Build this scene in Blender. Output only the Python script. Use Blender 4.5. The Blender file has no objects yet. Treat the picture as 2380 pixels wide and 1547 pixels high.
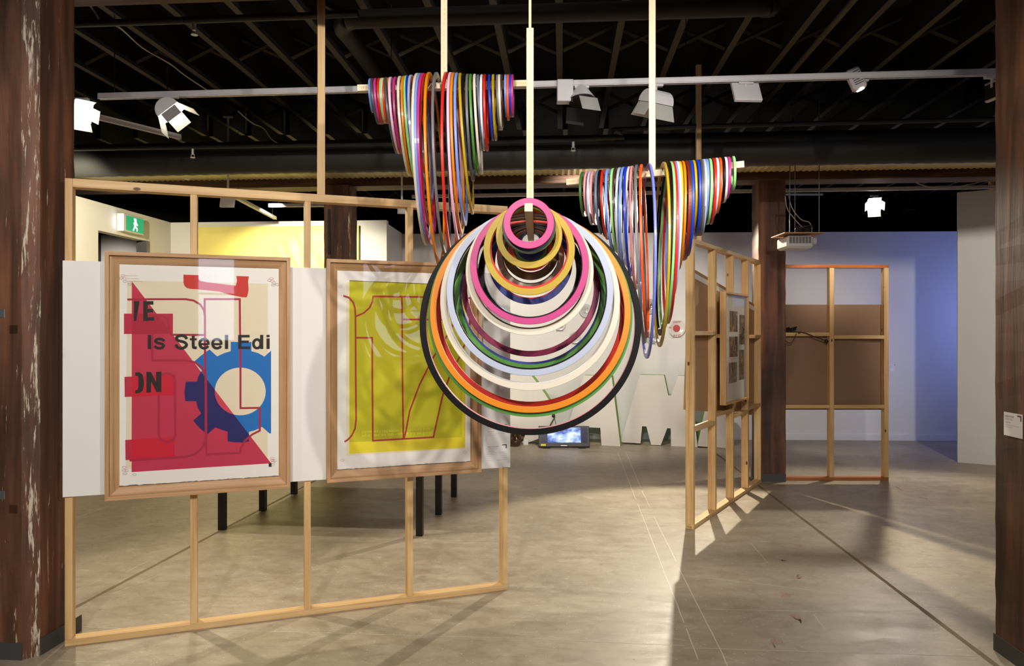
import bpy, bmesh, math, random, mathutils
from mathutils import Vector, Matrix
from mathutils.geometry import tessellate_polygon
random.seed(7)
C = bpy.context.scene.collection
sc = bpy.context.scene
PI = math.pi
F, CX, CY, H = 1650.0, 1190.0, 773.5, 1.62      # focal length and centre in pixels of 2380x1547, eye height

# ---------------------------------------------------------------- camera
cd = bpy.data.cameras.new('camera'); cam = bpy.data.objects.new('camera', cd); C.objects.link(cam)
cam.location = (0, 0, H); cam.rotation_euler = (PI/2, 0, 0)
cd.sensor_width = 36; cd.lens = 36*F/2380; cd.clip_end = 100; cd.clip_start = .05
sc.camera = cam
# ---------------------------------------------------------------- world and exposure
w = bpy.data.worlds.new('world'); sc.world = w; w.use_nodes = True
w.node_tree.nodes['Background'].inputs[0].default_value = (.9, .85, 1, 1)
w.node_tree.nodes['Background'].inputs[1].default_value = .02
sc.view_settings.view_transform = 'Standard'; sc.view_settings.look = 'None'
sc.view_settings.gamma = 1; sc.view_settings.use_curve_mapping = False
sc.view_settings.exposure = 0.0
sc.cycles.max_bounces = 6; sc.cycles.diffuse_bounces = 3; sc.cycles.glossy_bounces = 3
sc.cycles.transparent_max_bounces = 8; sc.cycles.caustics_reflective = False; sc.cycles.caustics_refractive = False
sc.cycles.sample_clamp_indirect = 4

def spot(loc, aim, power, col=(1, .86, .66), cone=60, blend=.35, size=.03):
    l = bpy.data.lights.new('spot_or_fill', 'SPOT'); l.energy = power; l.color = col
    l.spot_size = math.radians(cone); l.spot_blend = blend; l.shadow_soft_size = size
    o = bpy.data.objects.new('spot_or_fill', l); C.objects.link(o); o.location = loc
    o.rotation_euler = (Vector(aim)-Vector(loc)).to_track_quat('-Z', 'Y').to_euler()
    return o
WARM = (1, .88, .70); NEUT = (1, .94, .86); COOL = (.85, .88, 1)
# gallery spots around the viewpoint, some of them unseen added fill
spot((2.75, -.45, 3.45), (-.4, 3.7, 1.7), 400, NEUT, 62, .5, .07)
spot((-.9, -.9, 3.5), (-.8, 3.8, 1.5), 480, NEUT, 62, .6, .06)  # unseen fill, added to lift the prints on the left partition
spot((.6, .6, 3.5), (.3, 3.4, 2.5), 160, NEUT, 60, .5, .04)
spot((1.1, .4, 3.5), (2.0, 6.6, 1.2), 300, NEUT, 50, .6, .05)
spot((-3.2, .6, 3.5), (-2.7, 4.0, 1.5), 75, NEUT, 70, .8, .1)
spot((.2, -1.5, 3.5), (1.4, 3.4, 0), 130, WARM, 90, .8, .12)  # unseen fill, added to brighten the floor at right
# lamps further in, some shining back, mixed with added wall and fill spots
spot((2.28, 8.9, 3.25), (1.5, 4.6, 0), 900, WARM, 62, .3, .03)
spot((-3.08, 5.0, 3.15), (-.9, 3.6, 0), 220, WARM, 95, .5, .04)
spot((0, 1.5, 3.4), (2.4, 3.5, 1.5), 75, NEUT, 50, .6, .08)  # added to brighten the right column, no fitting hangs here
spot((-2.9, 8.5, 3.15), (-2.7, 9.8, 2.3), 260, (1, .93, .72), 110, .6, .04)
spot((.8, 6.9, 3.3), (.9, 10.8, 1.4), 520, NEUT, 75, .7, .06)
spot((4.62, 8.75, 3.15), (3.6, 5.6, 0), 300, WARM, 90, .5, .04)
spot((3.4, 6.9, 3.2), (3.9, 10.8, .8), 110, NEUT, 60, .6, .06)
spot((4.4, 4.6, 3.3), (5.9, 8.7, 1.5), 330, NEUT, 60, .6, .06)  # added to brighten the white end wall, no visible source
spot((-3.9, 6.0, 3.05), (-5.0, 9.0, 2.0), 420, (1, .90, .66), 80, .8, .06)
spot((-5.5, 9.3, 2.9), (-5.7, 10.1, 1.8), 60, NEUT, 120, .8, .06)  # added beyond the doorway to light the grey wall there
spot((-2.6, 6.0, 3.05), (-2.2, 6.0, 0), 130, WARM, 100, .6, .05)
spot((1.0, -3.0, 3.4), (1.2, -4.6, 1.5), 160, COOL, 90, .8, .1)  # unseen, added to light the wall that the picture glass mirrors
# cold light spilling out of the next room behind the white end wall
bl = bpy.data.lights.new('video_glow', 'AREA'); bl.energy = 22; bl.color = (.25, .35, 1); bl.size = 1.2
bo = bpy.data.objects.new('video_glow', bl); C.objects.link(bo); bo.location = (7.3, 9.3, 1.9)
bo.rotation_euler = (Vector((5.9, 10.7, 1.9))-Vector((7.3, 9.3, 1.9))).to_track_quat('-Z', 'Y').to_euler()

# ---------------------------------------------------------------- helpers
def lin(c):
    if isinstance(c, str): c = tuple(int(c[i:i+2], 16) for i in (0, 2, 4))
    return tuple(((v/255)/12.92 if v/255 <= .04045 else ((v/255+.055)/1.055)**2.4) for v in c)+(1,)
_M = {}
def nodes(name):
    m = bpy.data.materials.new(name); m.use_nodes = True
    nt = m.node_tree; b = nt.nodes['Principled BSDF']; return m, nt, b
def N(nt, t, **k):
    n = nt.nodes.new(t)
    for a, v in k.items(): setattr(n, a, v)
    return n
def coords(nt, scale=(1, 1, 1), kind='Object'):
    tc = N(nt, 'ShaderNodeTexCoord'); mp = N(nt, 'ShaderNodeMapping'); mp.inputs['Scale'].default_value = scale
    nt.links.new(tc.outputs[kind], mp.inputs[0]); return mp.outputs[0]
def noise(nt, vec, scale, detail=4, rough=.55, dist=0):
    n = N(nt, 'ShaderNodeTexNoise'); n.inputs['Scale'].default_value = scale; n.inputs['Detail'].default_value = detail
    n.inputs['Roughness'].default_value = rough; n.inputs['Distortion'].default_value = dist
    nt.links.new(vec, n.inputs['Vector']); return n.outputs['Fac']
def ramp(nt, fac, stops):
    r = N(nt, 'ShaderNodeValToRGB'); e = r.color_ramp.elements
    while len(e) < len(stops): e.new(.5)
    for i, (p, c) in enumerate(stops): e[i].position = p; e[i].color = lin(c) if not isinstance(c, float) else (c, c, c, 1)
    nt.links.new(fac, r.inputs[0]); return r.outputs[0]
def mix(nt, fac, a, b, mode='MIX'):
    m = N(nt, 'ShaderNodeMix', data_type='RGBA', blend_type=mode)
    for sock, v in ((m.inputs[0], fac), (m.inputs[6], a), (m.inputs[7], b)):
        if hasattr(v, 'is_linked'): nt.links.new(v, sock)
        else: sock.default_value = v
    return m.outputs[2]
def bump(nt, b, h, s, d=.01):
    n = N(nt, 'ShaderNodeBump'); n.inputs['Strength'].default_value = s; n.inputs['Distance'].default_value = d
    nt.links.new(h, n.inputs['Height']); nt.links.new(n.outputs[0], b.inputs['Normal'])
def plain(name, col, rough=.5, metal=0, var=.06, coat=0):
    if name in _M: return _M[name]
    m, nt, b = nodes(name)
    c = lin(col); v = coords(nt); f = noise(nt, v, 9, 3)
    d = tuple(x*(1-var) for x in c[:3])+(1,)
    nt.links.new(mix(nt, f, c, d), b.inputs['Base Color'])
    b.inputs['Roughness'].default_value = rough; b.inputs['Metallic'].default_value = metal
    b.inputs['Coat Weight'].default_value = coat; b.inputs['Coat Roughness'].default_value = .1
    _M[name] = m; return m
def emis(name, col, s):
    m, nt, b = nodes(name); b.inputs['Base Color'].default_value = (0, 0, 0, 1)
    b.inputs['Emission Color'].default_value = lin(col); b.inputs['Emission Strength'].default_value = s; return m
def pine(name, axis, c1, c2, c3, knots=True):
    if name in _M: return _M[name]
    m, nt, b = nodes(name)
    sc_ = [34, 34, 34]; sc_[axis] = 1.3
    v = coords(nt, tuple(sc_)); oi = N(nt, 'ShaderNodeObjectInfo')
    add = N(nt, 'ShaderNodeVectorMath', operation='ADD'); nt.links.new(v, add.inputs[0])
    mu = N(nt, 'ShaderNodeMath', operation='MULTIPLY'); nt.links.new(oi.outputs['Random'], mu.inputs[0]); mu.inputs[1].default_value = 37
    nt.links.new(mu.outputs[0], add.inputs[1])
    f = noise(nt, add.outputs[0], 1, 5, .6, .8)
    col = ramp(nt, f, [(.3, c1), (.5, c2), (.7, c3)])
    v2 = coords(nt, tuple(1.5 if i == axis else 3 for i in range(3))); ad2 = N(nt, 'ShaderNodeVectorMath', operation='ADD')
    nt.links.new(v2, ad2.inputs[0]); nt.links.new(mu.outputs[0], ad2.inputs[1])
    f2 = noise(nt, ad2.outputs[0], 1.5, 2)
    col = mix(nt, ramp(nt, f2, [(.35, 0.0), (.7, .35)]), col, lin(c3))
    if knots:
        vo = N(nt, 'ShaderNodeTexVoronoi'); vo.inputs['Scale'].default_value = 2.6; nt.links.new(ad2.outputs[0], vo.inputs['Vector'])
        k = ramp(nt, vo.outputs['Distance'], [(.055, 1.0), (.085, 0.0)])
        col = mix(nt, k, col, lin((92, 52, 26)))
    nt.links.new(col, b.inputs['Base Color']); b.inputs['Roughness'].default_value = .55
    bump(nt, b, f, .15, .002); _M[name] = m; return m
PV = pine('pine_vertical', 2, (226, 194, 144), (212, 176, 122), (188, 146, 94))
PH = pine('pine_horizontal', 0, (226, 194, 144), (212, 176, 122), (188, 146, 94))
PD = pine('pine_reddish', 0, (190, 120, 72), (168, 98, 54), (130, 70, 38))
OAKV = pine('moulding_vertical', 2, (210, 172, 128), (195, 154, 110), (165, 124, 82), False)
OAKH = pine('moulding_horizontal', 0, (210, 172, 128), (195, 154, 110), (165, 124, 82), False)
MAPLE = pine('pale_frame_timber', 2, (226, 186, 128), (214, 168, 106), (190, 140, 84), False)
BARM = pine('pale_batten', 0, (244, 226, 194), (238, 216, 180), (226, 200, 160), False)
BARV = pine('pale_batten_upright', 2, (244, 226, 194), (238, 216, 180), (226, 200, 160), False)
def old_timber(name, streak):
    m, nt, b = nodes(name)
    v = coords(nt, (7, 7, .5)); f = noise(nt, v, 1.6, 7, .6, .5)
    col = ramp(nt, f, [(.28, (46, 28, 18)), (.48, (92, 58, 38)), (.62, (124, 80, 54)), (.8, (140, 100, 72))])
    f2 = noise(nt, coords(nt, (1.3, 1.3, .8)), 1.6, 3)
    col = mix(nt, ramp(nt, f2, [(.35, .55), (.62, 0.0)]), col, lin((34, 20, 13)))
    vs = coords(nt, (22, 22, 1.5)); s = noise(nt, vs, 1.5, 6, .68, .4)
    p = ramp(nt, s, [(streak, 0.0), (streak+.03, 1.0)])
    f3 = noise(nt, coords(nt, (60, 60, 9)), 1.4, 3)
    p = mix(nt, 1.0, p, ramp(nt, f3, [(.42, 0.0), (.52, 1.0)]), 'MULTIPLY')
    col = mix(nt, p, col, lin((196, 184, 160)))
    nt.links.new(col, b.inputs['Base Color']); b.inputs['Roughness'].default_value = .6
    bump(nt, b, f, .3, .01); return m
OLD = old_timber('aged_timber', .72); OLDW = old_timber('aged_timber_paint_streaks', .625); OLDX = old_timber('flaking_paint_arris', .53)
def beam_mat():
    m, nt, b = nodes('old_beam')
    f = noise(nt, coords(nt, (.7, 9, 9)), 2, 6, .6, .5)
    nt.links.new(ramp(nt, f, [(.3, (36, 22, 13)), (.5, (74, 48, 27)), (.7, (108, 74, 44))]), b.inputs['Base Color'])
    b.inputs['Roughness'].default_value = .7; bump(nt, b, f, .4); return m
BEAM = beam_mat()
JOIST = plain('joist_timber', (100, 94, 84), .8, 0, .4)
STRUT = plain('strut_timber', (64, 57, 47), .8, 0, .3)
BOARDS_SHADE = plain('floorboards_and_joist_shade', (12, 10, 9), .9, 0, .4)
BLACK = plain('black_paint', (26, 23, 21), .45)
DUCT = plain('dark_duct', (40, 38, 37), .55, .1)
def concrete():
    m, nt, b = nodes('concrete_floor')
    v = coords(nt)
    f1 = noise(nt, v, .9, 6, .6, .4); f2 = noise(nt, coords(nt, (1, 2.2, 1)), 3.5, 6, .65, .6); f3 = noise(nt, v, 120, 2)
    c = ramp(nt, f1, [(.3, (146, 134, 116)), (.5, (164, 151, 131)), (.7, (180, 168, 148))])
    c = mix(nt, ramp(nt, f2, [(.35, .5), (.6, 0.0)]), c, lin((138, 122, 100)))
    c = mix(nt, ramp(nt, f2, [(.62, 0.0), (.75, .5)]), c, lin((205, 194, 174)))
    c = mix(nt, ramp(nt, f3, [(.68, 0.0), (.75, .6)]), c, lin((214, 205, 188)))
    vo = noise(nt, coords(nt, (2, 5, 1)), 9, 3); c = mix(nt, ramp(nt, vo, [(.7, 0.0), (.76, .5)]), c, lin((215, 206, 190)))
    sv = noise(nt, coords(nt, (.35, 9, 1)), 3, 6, .7, .3); c = mix(nt, ramp(nt, sv, [(.3, .45), (.42, 0.0)]), c, lin((120, 100, 78)))
    v3 = N(nt, 'ShaderNodeTexVoronoi'); v3.inputs['Scale'].default_value = 26; nt.links.new(v, v3.inputs['Vector'])
    c = mix(nt, ramp(nt, v3.outputs['Distance'], [(.07, .75), (.10, 0.0)]), c, lin((222, 214, 198)))
    v4 = N(nt, 'ShaderNodeTexVoronoi'); v4.inputs['Scale'].default_value = 3.1; nt.links.new(v, v4.inputs['Vector'])
    c = mix(nt, ramp(nt, v4.outputs['Distance'], [(.022, .7), (.03, 0.0)]), c, lin((70, 58, 46)))
    f5 = noise(nt, coords(nt, (1, 1.6, 1)), 7, 7, .7, .8); c = mix(nt, ramp(nt, f5, [(.36, .4), (.5, 0.0)]), c, lin((126, 108, 84))); c = mix(nt, ramp(nt, f5, [(.58, 0.0), (.72, .4)]), c, lin((206, 196, 178)))
    nt.links.new(c, b.inputs['Base Color'])
    r = ramp(nt, f2, [(.3, .36), (.7, .56)]); nt.links.new(r, b.inputs['Roughness'])
    b.inputs['Specular IOR Level'].default_value = .5
    bump(nt, b, f3, .12, .002); return m
WHITE = plain('white_wall_paint', (222, 218, 212), .75, 0, .03)
WBOARD = plain('white_board', (232, 230, 226), .6, 0, .02)
PAPER = plain('print_paper', (240, 236, 228), .8, 0, .02)
MDF = plain('mdf_board', (178, 138, 98), .8, 0, .08)
HARD = plain('brown_board', (140, 108, 84), .8, 0, .08)
GREYW = plain('grey_steel', (120, 122, 124), .4, .6)
TRACKW = plain('white_enamel', (205, 202, 205), .4, 0)
SILV = plain('silver_leaf', (206, 204, 198), .4, .4)

def newobj(name, me, parent=None):
    o = bpy.data.objects.new(name, me); C.objects.link(o)
    if parent is not None: o.parent = parent
    return o
def fin(name, bm, mat, parent=None, smooth=False):
    me = bpy.data.meshes.new(name); bmesh.ops.recalc_face_normals(bm, faces=bm.faces[:]); bm.to_mesh(me); bm.free()
    if smooth:
        for p in me.polygons: p.use_smooth = True
    for m in (mat if isinstance(mat, (list, tuple)) else [mat]): me.materials.append(m)
    return newobj(name, me, parent)
def tag(o, label=None, cat=None, group=None, kind=None):
    for k, v in (('label', label), ('category', cat), ('group', group), ('kind', kind)):
        if v: o[k] = v
    return o
def thing(name, label, cat, loc=(0, 0, 0), rz=0, group=None):
    o = newobj(name, None); o.location = loc; o.rotation_euler = (0, 0, rz); return tag(o, label, cat, group)
def bx(bm, x0, x1, y0, y1, z0, z1, bev=0, M=None):
    vs = [bm.verts.new(Vector((x, y, z))) for x in (x0, x1) for y in (y0, y1) for z in (z0, z1)]
    fs = [bm.faces.new([vs[i] for i in q]) for q in ((0, 1, 3, 2), (4, 6, 7, 5), (0, 4, 5, 1), (2, 3, 7, 6), (0, 2, 6, 4), (1, 5, 7, 3))]
    if bev:
        es = list({e for f in fs for e in f.edges}); bmesh.ops.recalc_face_normals(bm, faces=fs)
        r = bmesh.ops.bevel(bm, geom=es, offset=bev, segments=1, affect='EDGES', profile=.5)
        vs = list({v for f in r['faces'] for v in f.verts})
    if M is not None: bmesh.ops.transform(bm, matrix=M, verts=vs)
    return vs
def box(name, x0, x1, y0, y1, z0, z1, mat, parent=None, bev=0, M=None):
    bm = bmesh.new(); bx(bm, x0, x1, y0, y1, z0, z1, bev, M); return fin(name, bm, mat, parent)
def cyl(bm, p, q, r, seg=16, r2=None):
    p, q = Vector(p), Vector(q); d = q-p
    M = Matrix.Translation((p+q)/2) @ d.to_track_quat('Z', 'Y').to_matrix().to_4x4()
    bmesh.ops.create_cone(bm, cap_ends=True, segments=seg, radius1=r, radius2=r if r2 is None else r2, depth=d.length, matrix=M)
def tube(bm, pts, r, seg=8):
    pts = [Vector(p) for p in pts]; rings = []
    for i, p in enumerate(pts):
        t = (pts[min(i+1, len(pts)-1)]-pts[max(i-1, 0)]).normalized()
        a = t.cross(Vector((0, 0, 1)));  a = a.normalized() if a.length > 1e-3 else Vector((1, 0, 0)); b = t.cross(a)
        rings.append([bm.verts.new(p+r*(math.cos(2*PI*k/seg)*a+math.sin(2*PI*k/seg)*b)) for k in range(seg)])
    for A, B in zip(rings, rings[1:]):
        for k in range(seg): bm.faces.new((A[k], A[(k+1) % seg], B[(k+1) % seg], B[k]))
    bm.faces.new(rings[0]); bm.faces.new(rings[-1][::-1])
def smoothpts(P, n=5):
    P = [Vector(p) for p in P]; out = []
    for i in range(len(P)-1):
        p0, p1, p2, p3 = P[max(i-1, 0)], P[i], P[i+1], P[min(i+2, len(P)-1)]
        for k in range(n):
            t = k/n
            out.append(.5*((2*p1)+(p2-p0)*t+(2*p0-5*p1+4*p2-p3)*t*t+(3*p1-p0-3*p2+p3)*t**3))
    return out+[P[-1]]
def slab(bm, poly, y0, y1, holes=()):
    """a flat outline (x, z) given thickness between y0 and y1"""
    loops = [poly]+list(holes)
    tris = tessellate_polygon([[Vector((x, z, 0)) for x, z in l] for l in loops])
    flat = [p for l in loops for p in l]
    A = [bm.verts.new((x, y0, z)) for x, z in flat]; B = [bm.verts.new((x, y1, z)) for x, z in flat]
    for t in tris:
        try: bm.faces.new([A[i] for i in t]); bm.faces.new([B[i] for i in t][::-1])
        except ValueError: pass
    k = 0
    for l in loops:
        n = len(l)
        for i in range(n):
            a, b = k+i, k+(i+1) % n
            bm.faces.new((A[a], A[b], B[b], B[a]))
        k += n
def flatpoly(bm, poly, y, holes=()):
    loops = [poly]+list(holes); flat = [p for l in loops for p in l]
    A = [bm.verts.new((x, y, z)) for x, z in flat]
    for t in tessellate_polygon([[Vector((x, z, 0)) for x, z in l] for l in loops]):
        try: bm.faces.new([A[i] for i in t])
        except ValueError: pass
def stroke(bm, pts, w, y):
    P = [Vector(p) for p in pts]; L = []; R = []
    for i, p in enumerate(P):
        a = (p-P[i-1]).normalized() if i else (P[1]-p).normalized()
        b = (P[i+1]-p).normalized() if i < len(P)-1 else a
        n = Vector((-(a+b).y, (a+b).x)); n = n.normalized() if n.length > 1e-6 else Vector((-a.y, a.x))
        m = min(1/max(.35, n.dot(Vector((-a.y, a.x)))), 2)*w/2
        L.append(bm.verts.new((p.x+n.x*m, y, p.y+n.y*m))); R.append(bm.verts.new((p.x-n.x*m, y, p.y-n.y*m)))
    for i in range(len(P)-1): bm.faces.new((L[i], L[i+1], R[i+1], R[i]))
def clip(poly, conv):
    """part of poly inside the convex polygon conv"""
    area = sum(conv[i][0]*conv[(i+1) % len(conv)][1]-conv[(i+1) % len(conv)][0]*conv[i][1] for i in range(len(conv)))
    if area < 0: conv = conv[::-1]
    out = list(poly)
    for i in range(len(conv)):
        a, b = conv[i], conv[(i+1) % len(conv)]
        side = lambda p: (b[0]-a[0])*(p[1]-a[1])-(b[1]-a[1])*(p[0]-a[0])
        src, out = out, []
        for j in range(len(src)):
            p, q = src[j], src[(j+1) % len(src)]; sp, sq = side(p), side(q)
            if sp >= 0: out.append(p)
            if (sp >= 0) != (sq >= 0):
                t = sp/(sp-sq); out.append((p[0]+t*(q[0]-p[0]), p[1]+t*(q[1]-p[1])))
        if not out: return []
    return out
def text_mesh(name, body, mat, parent, M, width=None, height=None, bold=0, extrude=0, spacing=1):
    """lettering standing in the local x-z plane, lower left corner at the origin of M, scaled to width x height"""
    cu = bpy.data.curves.new('lettering', 'FONT'); cu.body = body; cu.size = 1; cu.offset = bold; cu.extrude = extrude
    cu.resolution_u = 3; cu.space_character = spacing
    o = bpy.data.objects.new('t', cu); C.objects.link(o); bpy.context.view_layer.update()
    me = bpy.data.meshes.new_from_object(o.evaluated_get(bpy.context.evaluated_depsgraph_get()))
    bpy.data.objects.remove(o); xs = [v.co.x for v in me.vertices]; ys = [v.co.y for v in me.vertices]
    w0, h0 = max(xs)-min(xs), max(ys)-min(ys); mx, my = min(xs), min(ys)
    sy = (height/h0) if height else None; sx = (width/w0) if width else sy
    if sy is None: sy = sx
    for v in me.vertices: v.co = M @ Vector(((v.co.x-mx)*sx, -v.co.z*sx, (v.co.y-my)*sy))
    me.materials.clear(); me.materials.append(mat); me.name = name
    return newobj(name, me, parent)
def P(px, py, Y): return Vector(((px-CX)*Y/F, Y, H-(py-CY)*Y/F))
def FL(px, py): Y = F*H/(py-CY); return Vector(((px-CX)*Y/F, Y, 0))

# ---------------------------------------------------------------- building axes: turned 4 degrees from the view
YAW = math.radians(-4); BR = Matrix.Rotation(YAW, 4, 'Z'); BI = BR.inverted()
# floor
fl = box('floor', -12, 12, -6, 18, -.12, 0, concrete()); fl.rotation_euler.z = YAW; tag(fl, kind='structure')
JF = plain('joint_filler', (126, 108, 74), .8, 0, .3); TAPE = plain('tape_residue', (214, 206, 188), .5, 0, .2); CHALK = plain('pink_chalk', (184, 142, 128), .8, 0, .2)
def strip(name, a, b, wd, mat, z=.0008, n=1, wob=0):
    a, b = BI @ Vector(a), BI @ Vector(b); bm = bmesh.new(); d = (b-a).normalized(); nn = Vector((-d.y, d.x, 0))
    k = max(2, int((b-a).length/.12)); row = []
    for i in range(k+1):
        p = a.lerp(b, i/k)+nn*random.uniform(-wob, wob); ww = wd/2*random.uniform(.75, 1.15)
        row.append((bm.verts.new((p.x+nn.x*ww, p.y+nn.y*ww, z)), bm.verts.new((p.x-nn.x*ww, p.y-nn.y*ww, z))))
    for A, B in zip(row, row[1:]): bm.faces.new((A[0], A[1], B[1], B[0]))
    return fin(name, bm, mat, fl)
strip('joint_filler', FL(40, 1482), FL(760, 1102), .03, JF)
strip('joint_filler', FL(1600, 1005), FL(2420, 1625), .03, JF)
for (a, b) in (((1436, 1052), (1478, 1160)), ((1482, 1170), (1590, 1447)), ((1595, 1460), (1622, 1530)),
               ((1455, 1050), (1489, 1132)), ((1492, 1140), (1512, 1180)), ((1520, 1200), (1572, 1305)), ((1578, 1320), (1680, 1520)), ((1680, 1520), (1690, 1547))):
    strip('tape_residue', FL(*a), FL(*b), .006, TAPE, .0007, wob=.001)
for (a, b) in (((850, 1473), (1240, 1484)), ((1240, 1484), (1590, 1500)), ((1590, 1505), (2290, 1525)), ((180, 1455), (320, 1462)), ((430, 1462), (830, 1472)),
               ((110, 1534), (330, 1541)), ((1590, 1337), (1760, 1356)), ((1760, 1356), (2000, 1384)), ((1745, 1262), (1784, 1307)), ((1890, 1427), (1918, 1462)),
               ((290, 1330), (350, 1300)), ((255, 1175), (178, 1202)), ((260, 1380), (365, 1338)), ((180, 1368), (232, 1348)), ((1640, 1415), (1960, 1422))):
    strip('scratch_line', FL(*a), FL(*b), .004, TAPE, .0007, wob=.0015)
def squiggle(px, py, w, h):
    p0 = BI @ FL(px, py); bm = bmesh.new(); r = random.Random(px); pts = []
    sx = w*p0.y/F; sy = h*p0.y**2/(F*H)
    for i in range(9): pts.append((p0.x+r.uniform(-1, 1)*sx/2, p0.y+r.uniform(-1, 1)*sy/2))
    P3 = smoothpts([(a, b, 0) for a, b in pts], 4); row = []
    for i, p in enumerate(P3):
        t = (P3[min(i+1, len(P3)-1)]-P3[max(i-1, 0)]).normalized(); n = Vector((-t.y, t.x, 0))*.0035
        row.append((bm.verts.new((p.x+n.x, p.y+n.y, .0006)), bm.verts.new((p.x-n.x, p.y-n.y, .0006))))
    for A, B in zip(row, row[1:]): bm.faces.new((A[0], A[1], B[1], B[0]))
    fin('chalk_mark', bm, CHALK, fl)
for q in ((2115, 1136, 60, 14), (2212, 1139, 34, 6), (2146, 1157, 16, 5), (1948, 1175, 22, 5), (1910, 1213, 26, 6), (1855, 1268, 26, 7), (1822, 1299, 26, 10), (1857, 1341, 20, 12), (1826, 1383, 28, 18), (1855, 1441, 22, 22), (1805, 1492, 30, 26)):
    squiggle(*q)
# ceiling: boards, joists and herringbone struts
ce = box('ceiling', -12, 12, -6, 18, 4.2, 4.3, BOARDS_SHADE); ce.rotation_euler.z = YAW; tag(ce, kind='structure')
jm = None
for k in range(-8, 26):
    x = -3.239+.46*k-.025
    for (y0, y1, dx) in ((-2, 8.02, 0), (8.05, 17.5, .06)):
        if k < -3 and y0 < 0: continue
        j = box('joist', x+dx, x+dx+.052, y0, y1, 3.92, 4.2, JOIST, ce); j.data.materials.append(BOARDS_SHADE)
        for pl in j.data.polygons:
            if pl.normal.z > -.5: pl.material_index = 1  # shade painted on: joist sides near-black, only undersides keep the lighter timber
bm = bmesh.new(); tube(bm, [(0, 0, 0), (.41, 0, .19)], .018, 4); st1 = fin('strut', bm, STRUT, ce); st1.location = (-3.239+.03, 5.9, 3.96)
bm = bmesh.new(); tube(bm, [(0, 0, .19), (.41, 0, 0)], .018, 4); st2 = fin('strut', bm, STRUT, ce); st2.location = (-3.239+.03, 5.95, 3.96)
for yy in (1.9, 4.0, 5.9, 7.5, 10.2, 12.4):
    for k in range(-3, 17 if yy < 8 else 21):
        for s, dy in ((st1, 0), (st2, .05)):
            if yy == 5.9 and k == 0: continue
            c = s.copy(); C.objects.link(c); c.location = (-3.239+.46*k+.03, yy+dy, 3.96)
# walls
def wall(name, pts_base, z0, z1, th, mat=WHITE, kind='structure', z1b=None):
    a, b = Vector(pts_base[0]), Vector(pts_base[1]); d = (b-a); L = d.length
    o = box(name, 0, L, 0, th, z0, z1, mat); o.location = (a.x, a.y, 0); o.rotation_euler.z = math.atan2(d.y, d.x)
    return tag(o, kind=kind) if kind else o
def W(x, y): v = BR @ Vector((x, y, 0)); return (v.x, v.y, 0)
def toW(p): v = BI @ Vector(p); return v
cn = Vector((-4.73, 9.84, 0)); cl = toW(cn)                               # corner of the left wall and the rear left wall
wl = newobj('wall_left', None); wl.rotation_euler.z = YAW; tag(wl, kind='structure')
dy0 = toW((-4.84, 8.30, 0)).y; dy1 = toW((-4.767, 9.31, 0)).y
box('wall_panel', cl.x-.12, cl.x, dy1, cl.y+.12, 0, 3.15, WHITE, wl)
box('wall_panel', cl.x-.12, cl.x, 3.0, dy0, 0, 3.15, WHITE, wl)
box('wall_panel', cl.x-.12, cl.x, dy0, dy1, 2.82, 3.15, WHITE, wl)
box('door_frame', cl.x-.13, cl.x+.015, dy1-.06, dy1, 0, 2.82, GREYW, wl, .004)
wall('wall_rear_left', (cn, (-1.70, 9.84-.0698*3.03*1, 0)), 0, 3.15, .1)
wall('wall_return', ((-1.76, 9.66, 0), (-1.69, 10.9, 0)), 0, 3.15, .1)
wall('wall_beyond', ((-6.6, 10.2, 0), (-4.9, 10.1, 0)), 0, 3.02, .1, plain('grey_wall', (178, 174, 166), .8))
wbk = wall('wall_back', ((-1.75, 10.97, 0), (9.5, 10.6, 0)), 0, 3.15, .12)
sk = wall('baseboard_back', ((-1.7, 10.95, 0), (9.5, 10.58, 0)), 0, .09, .02, plain('skirting_white', (226, 224, 222), .5))
rw = wall('wall_right', ((5.58, 8.89, 0), (7.6, 7.77, 0)), 0, 3.38, .12)
wall('wall_side', ((7.6, 7.77, 0), (7.2, -5, 0)), 0, 4.2, .12, plain('side_wall', (150, 140, 128), .8))
wall('wall_side_left', ((-6.5, -5, 0), (-5.6, 17, 0)), 0, 4.2, .12, plain('far_dark_wall', (40, 38, 36), .8))
wall('wall_far', ((-6, 17.2, 0), (12, 16, 0)), 0, 4.2, .12, plain('far_dark_wall', (40, 38, 36), .8))
wall('wall_front', ((7.2, -4.8, 0), (-6.5, -4.2, 0)), 0, 4.2, .12, plain('front_wall', (150, 140, 128), .8))

# daylit windows in the wall behind the viewpoint, seen mirrored in the picture glass
for k, (xa, xb, za, zb, e_) in enumerate(((.62, 1.2, 1.5, 3.05, 9), (3.7, 5.0, 1.15, 3.0, 5))):
    yw = -4.8+(7.2-(xa+xb)/2)*.0438+.03
    wn = box('window_%d' % (k+1), xa, xb, yw-.01, yw, za, zb, emis('daylight_pane', (214, 226, 255), e_)); tag(wn, kind='structure')
    for q in ((xa-.05, xa, za-.05, zb+.05), (xb, xb+.05, za-.05, zb+.05), (xa, xb, za-.05, za), (xa, xb, zb, zb+.05), (xa, xb, (za+zb)/2-.015, (za+zb)/2+.015)):
        box('window_frame', q[0], q[1], yw-.02, yw+.02, q[2], q[3], TRACKW, wn)
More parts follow.
